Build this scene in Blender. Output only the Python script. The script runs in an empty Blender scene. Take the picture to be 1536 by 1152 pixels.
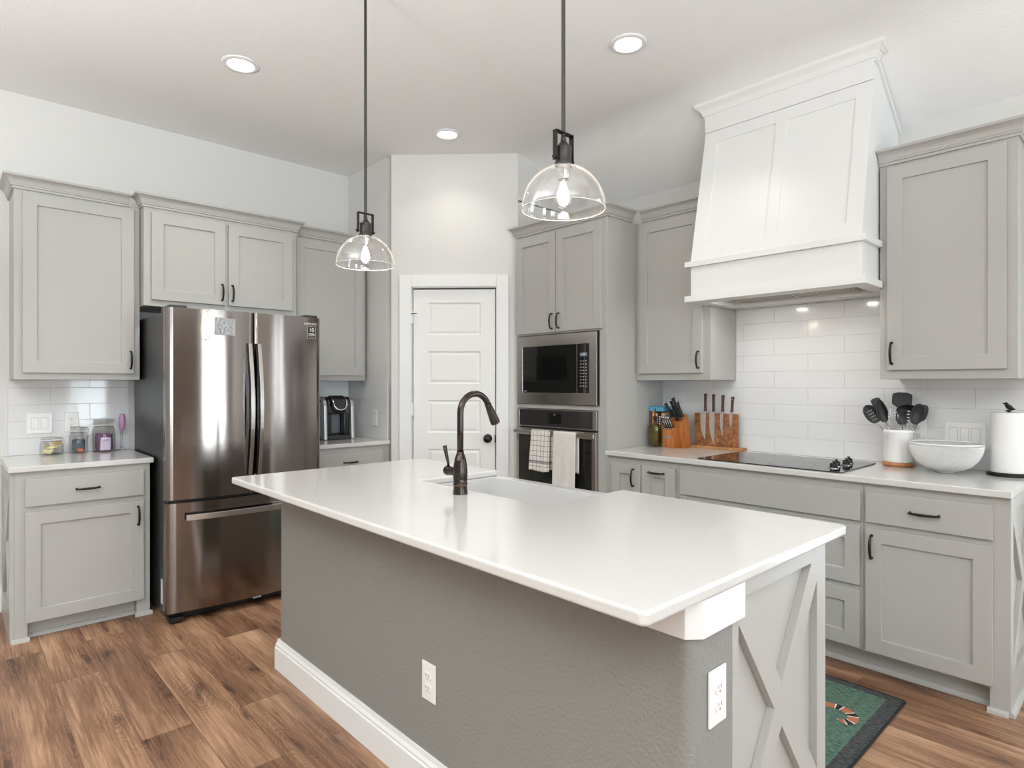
import bpy, bmesh, math, random
from mathutils import Matrix, Vector
random.seed(7)
PI = math.pi
scn = bpy.context.scene
COL = scn.collection

# ------------------------------------------------------------------ camera
YAW = math.radians(47.157)
cd = bpy.data.cameras.new('camera'); cam = bpy.data.objects.new('camera', cd); COL.objects.link(cam)
cam.location = (0, 0, 1.345)
cam.rotation_euler = (PI / 2, 0, YAW - PI / 2)
cd.sensor_width = 36; cd.lens = 36 * 915.06 / 1536; cd.shift_y = -0.0005; cd.clip_start = 0.02
scn.camera = cam
# ------------------------------------------------------------------ view, world
scn.view_settings.view_transform = 'Standard'; scn.view_settings.look = 'None'
scn.view_settings.exposure = 0.08; scn.view_settings.gamma = 1; scn.view_settings.use_curve_mapping = False
w = bpy.data.worlds.new('sky'); scn.world = w; w.use_nodes = True
w.node_tree.nodes['Background'].inputs[0].default_value = (0.8, 0.9, 1, 1)
w.node_tree.nodes['Background'].inputs[1].default_value = 1.0
# ------------------------------------------------------------------ daylight through the windows
def area(name, loc, rot, sx, sy, power, color=(1, 1, 1)):
    l = bpy.data.lights.new(name, 'AREA'); l.shape = 'RECTANGLE'; l.size = sx; l.size_y = sy
    l.energy = power; l.color = color
    o = bpy.data.objects.new(name, l); COL.objects.link(o); o.location = loc; o.rotation_euler = rot
    return o
# front wall windows (x centre, width); right wall window
FRONT_Y = -6.8; LEFT_X = -4.4
FWIN = [(-3.6, 1.3, 0.4, 2.65, 0.9), (-1.3, 2.3, 0.4, 2.65, 1.0), (2.72, 1.40, 0.06, 2.65, 1.2)]      # x centre, width, sill, head
DAY = (0.84, 0.93, 1.0)
for xc, ww, za, zb, k in FWIN:
    area('daylight_front', (xc, FRONT_Y - 0.16, (za + zb) / 2), (PI / 2, 0, 0), ww, zb - za, 16 * k * ww * (zb - za), DAY)
    # added area light, tilted up to brighten the ceiling like ground bounce
    area('ground_bounce_fill', (xc, FRONT_Y - 0.75, (za + zb) / 2 - 0.1), (PI / 2 + math.radians(45), 0, 0), ww, (zb - za) * 0.9, 22 * k * ww * (zb - za), DAY)
RWIN = (-0.55, 1.05)
area('daylight_right', (3.775 + 0.17, RWIN[0], 1.25), (PI / 2, 0, PI / 2), RWIN[1], 2.1, 16 * RWIN[1] * 2.1, DAY)
area('ground_bounce_fill', (3.775 + 0.75, RWIN[0], 1.15), (PI / 2 + math.radians(50), 0, PI / 2), RWIN[1], 1.9, 5 * RWIN[1] * 2.1, DAY)  # same added upward fill outside the right window

# two unseen fill lights added out of frame to brighten the ceiling
FILL_XY = ((-1.5, 1.6), (-0.3, -1.5))
for x, y in FILL_XY:
    area('ceiling_fill_light', (x, y, 1.86), (PI, 0, 0), 0.42, 0.42, 158, (0.90, 0.96, 1.0))

# ------------------------------------------------------------------ helpers
def lin(c):
    c /= 255.0
    return c / 12.92 if c <= 0.04045 else ((c + 0.055) / 1.055) ** 2.4
def rgb(r, g, b): return (lin(r), lin(g), lin(b), 1)

class MB:
    def __init__(s): s.v = []; s.f = []; s.sm = []
    def add(s, vs, fs, smooth=False, M=None):
        n = len(s.v)
        for p in vs: s.v.append(tuple(M @ Vector(p)) if M is not None else tuple(p))
        for f in fs: s.f.append([i + n for i in f]); s.sm.append(smooth)
        return s
    def box(s, x0, x1, y0, y1, z0, z1, M=None):
        x0, x1 = min(x0, x1), max(x0, x1); y0, y1 = min(y0, y1), max(y0, y1); z0, z1 = min(z0, z1), max(z0, z1)
        vs = [(x0, y0, z0), (x1, y0, z0), (x1, y1, z0), (x0, y1, z0), (x0, y0, z1), (x1, y0, z1), (x1, y1, z1), (x0, y1, z1)]
        return s.add(vs, [(0, 3, 2, 1), (4, 5, 6, 7), (0, 1, 5, 4), (1, 2, 6, 5), (2, 3, 7, 6), (3, 0, 4, 7)], M=M)
    def prism(s, poly, ax, a0, a1, M=None, smooth=False):
        """poly of 2D points; ax = extrude axis; for x: (y,z); y: (x,z); z: (x,y)"""
        def P(p, a):
            return {'x': (a, p[0], p[1]), 'y': (p[0], a, p[1]), 'z': (p[0], p[1], a)}[ax]
        n = len(poly)
        vs = [P(p, a0) for p in poly] + [P(p, a1) for p in poly]
        ar = sum(poly[i][0] * poly[(i + 1) % n][1] - poly[(i + 1) % n][0] * poly[i][1] for i in range(n))
        flip = (ar > 0) != (ax == 'y')
        if a1 < a0: flip = not flip
        b = list(range(n)); t = list(range(n, 2 * n))
        fs = [b[::-1], t] + [(i, (i + 1) % n, n + (i + 1) % n, n + i) for i in range(n)]
        if not flip: fs = [list(f)[::-1] for f in fs]
        n0 = len(s.sm)
        s.add(vs, fs, M=M)
        if smooth:
            for k in range(n0 + 2, len(s.sm)): s.sm[k] = True
        return s
    def lathe(s, prof, c=(0, 0, 0), seg=32, M=None, cap=True, smooth=True):
        """prof of (r, z) from bottom to top"""
        vs = []; fs = []
        for r, z in prof:
            for k in range(seg):
                a = 2 * PI * k / seg
                vs.append((c[0] + r * math.cos(a), c[1] + r * math.sin(a), c[2] + z))
        for i in range(len(prof) - 1):
            for k in range(seg):
                k2 = (k + 1) % seg
                fs.append((i * seg + k, i * seg + k2, (i + 1) * seg + k2, (i + 1) * seg + k))
        s.add(vs, fs, smooth, M)
        if cap:
            n = len(prof) - 1
            if prof[0][0] > 1e-5: s.add([vs[k] for k in range(seg)], [list(range(seg))[::-1]], False, M)
            if prof[n][0] > 1e-5: s.add([vs[n * seg + k] for k in range(seg)], [list(range(seg))], False, M)
        return s
    def tube(s, pts, rad, seg=12, M=None, flat=1.0, closed=False, up=None):
        pts = [Vector(p) for p in pts]; n = len(pts)
        if not isinstance(rad, (list, tuple)): rad = [rad] * n
        vs = []; fs = []
        T = []
        for i in range(n):
            if closed: t = pts[(i + 1) % n] - pts[i - 1]
            else: t = pts[min(i + 1, n - 1)] - pts[max(i - 1, 0)]
            T.append(t.normalized())
        u = Vector(up) if up is not None else (Vector((0, 0, 1)) if abs(T[0].z) < 0.9 else Vector((1, 0, 0)))
        u = (u - T[0] * u.dot(T[0])).normalized()
        for i in range(n):
            if i: u = (u - T[i] * u.dot(T[i])).normalized()
            b = T[i].cross(u)
            for k in range(seg):
                a = 2 * PI * k / seg
                vs.append(pts[i] + (u * math.cos(a) * flat + b * math.sin(a)) * rad[i])
        m = n if closed else n - 1
        for i in range(m):
            j = (i + 1) % n
            for k in range(seg):
                k2 = (k + 1) % seg
                fs.append((i * seg + k, i * seg + k2, j * seg + k2, j * seg + k))
        if not closed:
            fs.append(list(range(seg))[::-1]); fs.append(list(range((n - 1) * seg, n * seg)))
        s.add(vs, fs, True, M)
        return s
    def build(s, name, mat, parent=None, bevel=0, seg=2, M=None, weld=False, solid=0, sub=0):
        me = bpy.data.meshes.new(name)
        vs = [tuple(M @ Vector(p)) for p in s.v] if M is not None else s.v
        me.from_pydata(vs, [], s.f)
        me.polygons.foreach_set('use_smooth', s.sm)
        if weld:
            bm = bmesh.new(); bm.from_mesh(me)
            bmesh.ops.remove_doubles(bm, verts=bm.verts, dist=1e-5)
            if weld == 2:
                bmesh.ops.dissolve_limit(bm, angle_limit=0.001, verts=bm.verts, edges=bm.edges)
            bmesh.ops.recalc_face_normals(bm, faces=bm.faces)
            bm.to_mesh(me); bm.free()
        if not weld:
            bm = bmesh.new(); bm.from_mesh(me); bmesh.ops.recalc_face_normals(bm, faces=bm.faces); bm.to_mesh(me); bm.free()
        me.update()
        o = bpy.data.objects.new(name, me); COL.objects.link(o)
        if mat is not None: me.materials.append(mat)
        if parent is not None: o.parent = parent
        if solid:
            md = o.modifiers.new('solid', 'SOLIDIFY'); md.thickness = solid; md.offset = 0
        if bevel:
            md = o.modifiers.new('bevel', 'BEVEL'); md.width = bevel; md.segments = seg
            md.limit_method = 'ANGLE'; md.angle_limit = math.radians(35)
        if sub:
            md = o.modifiers.new('sub', 'SUBSURF'); md.levels = sub; md.render_levels = sub
        return o

def tag(o, label, cat, group=None):
    o['label'] = label; o['category'] = cat
    if group: o['group'] = group
    return o
def thing(name, label, cat, loc=(0, 0, 0), rotz=0, group=None):
    o = bpy.data.objects.new(name, None); COL.objects.link(o)
    o.empty_display_size = 0.05
    o.location = loc; o.rotation_euler = (0, 0, rotz)
    return tag(o, label, cat, group)
def struct(o): o['kind'] = 'structure'; return o
def dup(root, loc, rotz=None, label=None, group=None):
    r = root.copy(); COL.objects.link(r); r.location = loc
    if rotz is not None: r.rotation_euler = (0, 0, rotz)
    if label: r['label'] = label
    if group: r['group'] = group
    for ch in list(root.children):
        c = ch.copy(); COL.objects.link(c); c.parent = r
        for g in list(ch.children):
            d = g.copy(); COL.objects.link(d); d.parent = c
    return r
def text(name, body, size, mat, parent, M, depth=0.0004):
    cu = bpy.data.curves.new(name, 'FONT'); cu.body = body; cu.size = size; cu.extrude = depth
    cu.align_x = 'CENTER'; cu.align_y = 'CENTER'
    t = bpy.data.objects.new(name, cu); COL.objects.link(t)
    dg = bpy.context.evaluated_depsgraph_get()
    me = bpy.data.meshes.new_from_object(t.evaluated_get(dg))
    bpy.data.objects.remove(t)
    me.transform(M); me.materials.clear(); me.materials.append(mat)
    o = bpy.data.objects.new(name, me); COL.objects.link(o)
    if parent is not None: o.parent = parent
    return o
# text lies in XY facing +Z; this turns it to face -Y
FACE_Y = Matrix.Rotation(PI / 2, 4, 'X')
def T(x, y, z): return Matrix.Translation((x, y, z))
def RX(a): return Matrix.Rotation(a, 4, 'X')
def RY(a): return Matrix.Rotation(a, 4, 'Y')
def RZ(a): return Matrix.Rotation(a, 4, 'Z')

def panel(W, H, t, holes, prof=((0.0, 0.009),), M=None):
    """board W x H x t, front at y=-t, with recessed holes (x0,x1,z0,z1); prof = (inset, depth) rings"""
    m = MB()
    xs = sorted({0, W} | {h[0] for h in holes} | {h[1] for h in holes})
    zs = sorted({0, H} | {h[2] for h in holes} | {h[3] for h in holes})
    for i in range(len(xs) - 1):
        for j in range(len(zs) - 1):
            a, b, c, d = xs[i], xs[i + 1], zs[j], zs[j + 1]
            mx, mz = (a + b) / 2, (c + d) / 2
            if any(h[0] < mx < h[1] and h[2] < mz < h[3] for h in holes): continue
            m.add([(a, -t, c), (b, -t, c), (b, -t, d), (a, -t, d)], [(0, 1, 2, 3)])
    for x0, x1, z0, z1 in holes:
        ring = [(x0, -t, z0), (x1, -t, z0), (x1, -t, z1), (x0, -t, z1)]
        for ins, dep in prof:
            nr = [(x0 + ins, -t + dep, z0 + ins), (x1 - ins, -t + dep, z0 + ins), (x1 - ins, -t + dep, z1 - ins), (x0 + ins, -t + dep, z1 - ins)]
            m.add(ring + nr, [(k, (k + 1) % 4, 4 + (k + 1) % 4, 4 + k) for k in range(4)])
            ring = nr
        m.add(ring, [(0, 1, 2, 3)])
    # subdivided outer rim so edges weld
    for k in range(len(xs) - 1):
        a, b = xs[k], xs[k + 1]
        m.add([(a, -t, 0), (b, -t, 0), (b, 0, 0), (a, 0, 0)], [(3, 2, 1, 0)])
        m.add([(a, -t, H), (b, -t, H), (b, 0, H), (a, 0, H)], [(0, 1, 2, 3)])
    for k in range(len(zs) - 1):
        a, b = zs[k], zs[k + 1]
        m.add([(0, -t, a), (0, -t, b), (0, 0, b), (0, 0, a)], [(0, 1, 2, 3)])
        m.add([(W, -t, a), (W, -t, b), (W, 0, b), (W, 0, a)], [(3, 2, 1, 0)])
    vs = [(x, 0, 0) for x in xs] + [(W, 0, z) for z in zs[1:]] + [(x, 0, H) for x in xs[::-1][1:]] + [(0, 0, z) for z in zs[::-1][1:-1]]
    m.add(vs, [list(range(len(vs)))[::-1]])
    if M is not None: m.v = [tuple(M @ Vector(p)) for p in m.v]
    return m

# ------------------------------------------------------------------ materials
def nt(name):
    m = bpy.data.materials.new(name); m.use_nodes = True
    t = m.node_tree; return m, t, t.nodes['Principled BSDF']
def mat(name, color, rough=0.5, metal=0, spec=None, bump=None, coat=0, emit=None, var=0.0):
    m, t, p = nt(name)
    p.inputs['Base Color'].default_value = color; p.inputs['Roughness'].default_value = rough
    p.inputs['Metallic'].default_value = metal
    if spec is not None: p.inputs['Specular IOR Level'].default_value = spec
    if coat: p.inputs['Coat Weight'].default_value = coat; p.inputs['Coat Roughness'].default_value = 0.05
    if emit: p.inputs['Emission Color'].default_value = emit[0]; p.inputs['Emission Strength'].default_value = emit[1]
    tc = t.nodes.new('ShaderNodeTexCoord')
    if bump:
        n = t.nodes.new('ShaderNodeTexNoise'); n.inputs['Scale'].default_value = bump[0]; n.inputs['Detail'].default_value = 3
        b = t.nodes.new('ShaderNodeBump'); b.inputs['Strength'].default_value = bump[1]; b.inputs['Distance'].default_value = bump[2]
        t.links.new(tc.outputs['Object'], n.inputs['Vector']); t.links.new(n.outputs['Fac'], b.inputs['Height'])
        t.links.new(b.outputs['Normal'], p.inputs['Normal'])
    if var:
        n = t.nodes.new('ShaderNodeTexNoise'); n.inputs['Scale'].default_value = 6; n.inputs['Detail'].default_value = 4
        mx = t.nodes.new('ShaderNodeMixRGB'); mx.blend_type = 'MULTIPLY'; mx.inputs[0].default_value = var
        mx.inputs[1].default_value = color
        t.links.new(tc.outputs['Object'], n.inputs['Vector']); t.links.new(n.outputs['Color'], mx.inputs[2])
        t.links.new(mx.outputs[0], p.inputs['Base Color'])
    return m

M_CAB = mat('cabinet_paint', rgb(175, 173, 168), 0.38)
M_WALL = mat('wall_paint', rgb(216, 214, 210), 0.85, bump=(140, 0.12, 0.004))
M_TAUPE = mat('taupe_wall_paint', rgb(150, 136, 122), 0.85, bump=(140, 0.12, 0.004))
M_CEIL = mat('ceiling_paint', rgb(240, 239, 237), 0.9, bump=(90, 0.25, 0.006))
M_ISL = mat('island_wall_paint', rgb(137, 135, 130), 0.75, bump=(95, 0.5, 0.006))
M_WHITE = mat('white_trim_paint', rgb(232, 232, 230), 0.35)
M_DOORW = mat('white_door_paint', rgb(232, 231, 228), 0.4)
M_QUARTZ = mat('white_quartz', rgb(208, 206, 202), 0.16, coat=0.3)
M_SINK = mat('sink_fireclay', rgb(205, 204, 202), 0.14, coat=0.3)
M_CERAM = mat('white_ceramic', rgb(240, 239, 237), 0.15, coat=0.3)
M_BRONZE = mat('oil_rubbed_bronze', rgb(52, 46, 42), 0.35, 0.85)
M_COPPER = mat('copper_edge', rgb(170, 110, 75), 0.3, 1)
M_FAUCET = mat('dark_bronze_satin', rgb(70, 63, 60), 0.22, 1)
M_BLACKM = mat('black_metal', rgb(38, 36, 35), 0.45, 0.6)
M_PENDM = mat('pendant_dark_metal', rgb(70, 67, 64), 0.45, 0.7)
M_BLK = mat('black_plastic', rgb(22, 22, 23), 0.4)
M_BLKG = mat('black_gloss_plastic', rgb(12, 12, 13), 0.12)
M_BGLASS = mat('black_glass', rgb(30, 30, 28), 0.04, spec=0.6)
M_CTGLASS = mat('cooktop_glass', rgb(14, 14, 15), 0.05, spec=0.9)
M_CHROME = mat('chrome', rgb(215, 215, 215), 0.12, 1)
M_STEEL = mat('satin_steel', rgb(200, 196, 190), 0.25, 1)
M_FSIDE = mat('fridge_side_grey', rgb(58, 58, 60), 0.35, 0.5)
M_PLATE = mat('white_plastic', rgb(236, 235, 232), 0.3)
M_SLOT = mat('socket_slot_dark', rgb(120, 116, 112), 0.6)
M_PAPER = mat('paper_white', rgb(240, 239, 236), 0.9, bump=(220, 0.5, 0.003))
M_RUBBER = mat('dark_grey_silicone', rgb(42, 43, 45), 0.45)
M_LAMP = mat('lit_lamp_diffuser', (1, 1, 1, 1), 0.5, emit=((1, 0.97, 0.92, 1), 14))
M_BULB = mat('lit_bulb_glass', (1, 1, 1, 1), 0.3, emit=((1, 0.86, 0.68, 1), 110))
M_HLED = mat('lit_hood_led', (1, 1, 1, 1), 0.3, emit=((1, 0.96, 0.9, 1), 18))

def glass_mat(name, tint=(1, 1, 1, 1), rough=0.0, edge=0.5, base=0.05):
    m = bpy.data.materials.new(name); m.use_nodes = True; t = m.node_tree; t.nodes.clear()
    o = t.nodes.new('ShaderNodeOutputMaterial'); mx = t.nodes.new('ShaderNodeMixShader')
    tr = t.nodes.new('ShaderNodeBsdfTransparent'); tr.inputs[0].default_value = tint
    g = t.nodes.new('ShaderNodeBsdfGlossy'); g.inputs['Roughness'].default_value = rough
    lw = t.nodes.new('ShaderNodeLayerWeight'); lw.inputs[0].default_value = edge
    mr = t.nodes.new('ShaderNodeMapRange'); mr.inputs['To Min'].default_value = base; mr.inputs['To Max'].default_value = 0.9
    t.links.new(lw.outputs['Facing'], mr.inputs['Value'])
    pw = t.nodes.new('ShaderNodeMath'); pw.operation = 'POWER'; pw.inputs[1].default_value = 2.0
    t.links.new(lw.outputs['Facing'], pw.inputs[0]); t.links.new(pw.outputs[0], mr.inputs['Value'])
    t.links.new(mr.outputs[0], mx.inputs[0]); t.links.new(tr.outputs[0], mx.inputs[1]); t.links.new(g.outputs[0], mx.inputs[2])
    t.links.new(mx.outputs[0], o.inputs[0])
    return m
M_GLASS = glass_mat('clear_glass', (0.99, 0.995, 0.995, 1), 0.0, 0.35, 0.06)
def dome_glass():
    m = bpy.data.materials.new('pendant_glass'); m.use_nodes = True; t = m.node_tree; t.nodes.clear(); N = t.nodes.new; L = t.links
    o = N('ShaderNodeOutputMaterial'); tr = N('ShaderNodeBsdfTransparent'); g = N('ShaderNodeBsdfGlossy'); g.inputs['Roughness'].default_value = 0.0
    lw = N('ShaderNodeLayerWeight'); lw.inputs[0].default_value = 0.5
    f1 = N('ShaderNodeMath'); f1.operation = 'MULTIPLY_ADD'; f1.inputs[1].default_value = 0.22; f1.inputs[2].default_value = 0.05; L.new(lw.outputs['Facing'], f1.inputs[0])
    m1 = N('ShaderNodeMixShader'); L.new(f1.outputs[0], m1.inputs[0]); L.new(tr.outputs[0], m1.inputs[1]); L.new(g.outputs[0], m1.inputs[2])
    d = N('ShaderNodeBsdfDiffuse'); d.inputs[0].default_value = (0.95, 0.96, 0.96, 1); tl = N('ShaderNodeBsdfTranslucent'); tl.inputs[0].default_value = (0.95, 0.96, 0.96, 1)
    m2 = N('ShaderNodeMixShader'); m2.inputs[0].default_value = 0.6; L.new(d.outputs[0], m2.inputs[1]); L.new(tl.outputs[0], m2.inputs[2])
    pw = N('ShaderNodeMath'); pw.operation = 'POWER'; pw.inputs[1].default_value = 9; L.new(lw.outputs['Facing'], pw.inputs[0])
    f2 = N('ShaderNodeMath'); f2.operation = 'MULTIPLY_ADD'; f2.inputs[1].default_value = 0.30; f2.inputs[2].default_value = 0.006; L.new(pw.outputs[0], f2.inputs[0])  # white film at grazing angles, a painted bright rim and slight haze
    m3 = N('ShaderNodeMixShader'); L.new(f2.outputs[0], m3.inputs[0]); L.new(m1.outputs[0], m3.inputs[1]); L.new(m2.outputs[0], m3.inputs[2]); L.new(m3.outputs[0], o.inputs[0])
    return m
M_DOME = dome_glass()
M_JAR = glass_mat('jar_glass', (1, 1, 1, 1), 0.0, 0.25, 0.02)
M_PANE = glass_mat('window_glass', (0.98, 0.99, 0.99, 1), 0.0, 0.3, 0.03)
M_OIL = glass_mat('olive_oil_glass', (0.55, 0.5, 0.12, 1), 0.0, 0.4, 0.06)

def steel_brushed(name, color, rough, aniso, rot=0.0):
    m, t, p = nt(name)
    p.inputs['Base Color'].default_value = color; p.inputs['Metallic'].default_value = 1; p.inputs['Roughness'].default_value = rough
    p.inputs['Anisotropic'].default_value = aniso; p.inputs['Anisotropic Rotation'].default_value = rot
    tg = t.nodes.new('ShaderNodeTangent'); tg.direction_type = 'RADIAL'; tg.axis = 'Z'
    t.links.new(tg.outputs[0], p.inputs['Tangent'])
    tc = t.nodes.new('ShaderNodeTexCoord'); mp = t.nodes.new('ShaderNodeMapping'); mp.inputs['Scale'].default_value = (6, 6, 500)
    n = t.nodes.new('ShaderNodeTexNoise'); n.inputs['Scale'].default_value = 1; n.inputs['Detail'].default_value = 2
    t.links.new(tc.outputs['Object'], mp.inputs[0]); t.links.new(mp.outputs[0], n.inputs['Vector'])
    mr = t.nodes.new('ShaderNodeMapRange'); mr.inputs['To Min'].default_value = rough * 0.85; mr.inputs['To Max'].default_value = rough * 1.15
    t.links.new(n.outputs['Fac'], mr.inputs['Value']); t.links.new(mr.outputs[0], p.inputs['Roughness'])
    return m
M_FRIDGE = steel_brushed('brushed_dark_stainless', rgb(144, 136, 131), 0.13, 0.9, 0.25)
M_SS = steel_brushed('brushed_stainless', rgb(196, 190, 184), 0.25, 0.4)

def wood_mat(name, c1, c2, scale=(3, 40, 40), rough=0.4, ring=0.0):
    m, t, p = nt(name)
    tc = t.nodes.new('ShaderNodeTexCoord'); mp = t.nodes.new('ShaderNodeMapping'); mp.inputs['Scale'].default_value = scale
    n = t.nodes.new('ShaderNodeTexNoise'); n.inputs['Scale'].default_value = 1; n.inputs['Detail'].default_value = 5; n.inputs['Distortion'].default_value = 1.2
    r = t.nodes.new('ShaderNodeValToRGB'); r.color_ramp.elements[0].color = c1; r.color_ramp.elements[1].color = c2
    r.color_ramp.elements[0].position = 0.3; r.color_ramp.elements[1].position = 0.7
    t.links.new(tc.outputs['Object'], mp.inputs[0]); t.links.new(mp.outputs[0], n.inputs['Vector'])
    t.links.new(n.outputs['Fac'], r.inputs[0]); t.links.new(r.outputs[0], p.inputs['Base Color'])
    p.inputs['Roughness'].default_value = rough
    return m
M_BLOCK = wood_mat('warm_brown_wood', rgb(150, 84, 38), rgb(196, 122, 62), (30, 30, 4))
M_BOARD = wood_mat('walnut_board_wood', rgb(104, 62, 36), rgb(176, 116, 72), (30, 5, 30))
M_BOARDL = wood_mat('acacia_light_wood', rgb(160, 108, 64), rgb(196, 146, 98), (30, 5, 30))
M_KNIFEW = wood_mat('dark_handle_wood', rgb(58, 32, 26), rgb(96, 56, 44), (60, 60, 8))
M_TRIVET = wood_mat('trivet_wood', rgb(164, 104, 62), rgb(200, 140, 92), (8, 40, 8))

def tile_mat(name, ax, off, z0=0.914, tw=0.404, th=0.1012):
    """white glossy running-bond tile; ax = world axis along the wall"""
    m, t, p = nt(name)
    g = t.nodes.new('ShaderNodeNewGeometry'); sp = t.nodes.new('ShaderNodeSeparateXYZ'); cb = t.nodes.new('ShaderNodeCombineXYZ')
    t.links.new(g.outputs['Position'], sp.inputs[0])
    a = t.nodes.new('ShaderNodeMath'); a.operation = 'SUBTRACT'; a.inputs[1].default_value = off
    b = t.nodes.new('ShaderNodeMath'); b.operation = 'SUBTRACT'; b.inputs[1].default_value = z0
    t.links.new(sp.outputs[ax], a.inputs[0]); t.links.new(sp.outputs['Z'], b.inputs[0])
    t.links.new(a.outputs[0], cb.inputs[0]); t.links.new(b.outputs[0], cb.inputs[1])
    br = t.nodes.new('ShaderNodeTexBrick'); br.offset = 0.5; br.inputs['Scale'].default_value = 1
    br.inputs['Brick Width'].default_value = tw; br.inputs['Row Height'].default_value = th
    br.inputs['Mortar Size'].default_value = 0.0013; br.inputs['Mortar Smooth'].default_value = 0.3
    br.inputs['Color1'].default_value = rgb(226, 226, 225); br.inputs['Color2'].default_value = rgb(223, 223, 222)
    br.inputs['Mortar'].default_value = rgb(196, 193, 188)
    t.links.new(cb.outputs[0], br.inputs['Vector']); t.links.new(br.outputs['Color'], p.inputs['Base Color'])
    bp = t.nodes.new('ShaderNodeBump'); bp.inputs['Strength'].default_value = 0.6; bp.inputs['Distance'].default_value = 0.002; bp.invert = True
    t.links.new(br.outputs['Fac'], bp.inputs['Height']); 
    n = t.nodes.new('ShaderNodeTexNoise'); n.inputs['Scale'].default_value = 5
    t.links.new(g.outputs['Position'], n.inputs['Vector'])
    b2 = t.nodes.new('ShaderNodeBump'); b2.inputs['Strength'].default_value = 0.06; b2.inputs['Distance'].default_value = 0.02
    t.links.new(n.outputs['Fac'], b2.inputs['Height']); t.links.new(bp.outputs[0], b2.inputs['Normal'])
    t.links.new(b2.outputs[0], p.inputs['Normal'])
    mr = t.nodes.new('ShaderNodeMapRange'); mr.inputs['To Min'].default_value = 0.1; mr.inputs['To Max'].default_value = 0.7
    t.links.new(br.outputs['Fac'], mr.inputs['Value']); t.links.new(mr.outputs[0], p.inputs['Roughness'])
    return m
M_TILE_R = tile_mat('backsplash_tile_right', 'Y', 1.467 - 0.404 * 6)
M_TILE_B = tile_mat('backsplash_tile_back', 'X', 0.672 - 0.404 * 1.5)
M_TILE_P = tile_mat('backsplash_tile_pantry', 'Y', 4.24 - 0.404 * 9)

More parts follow.
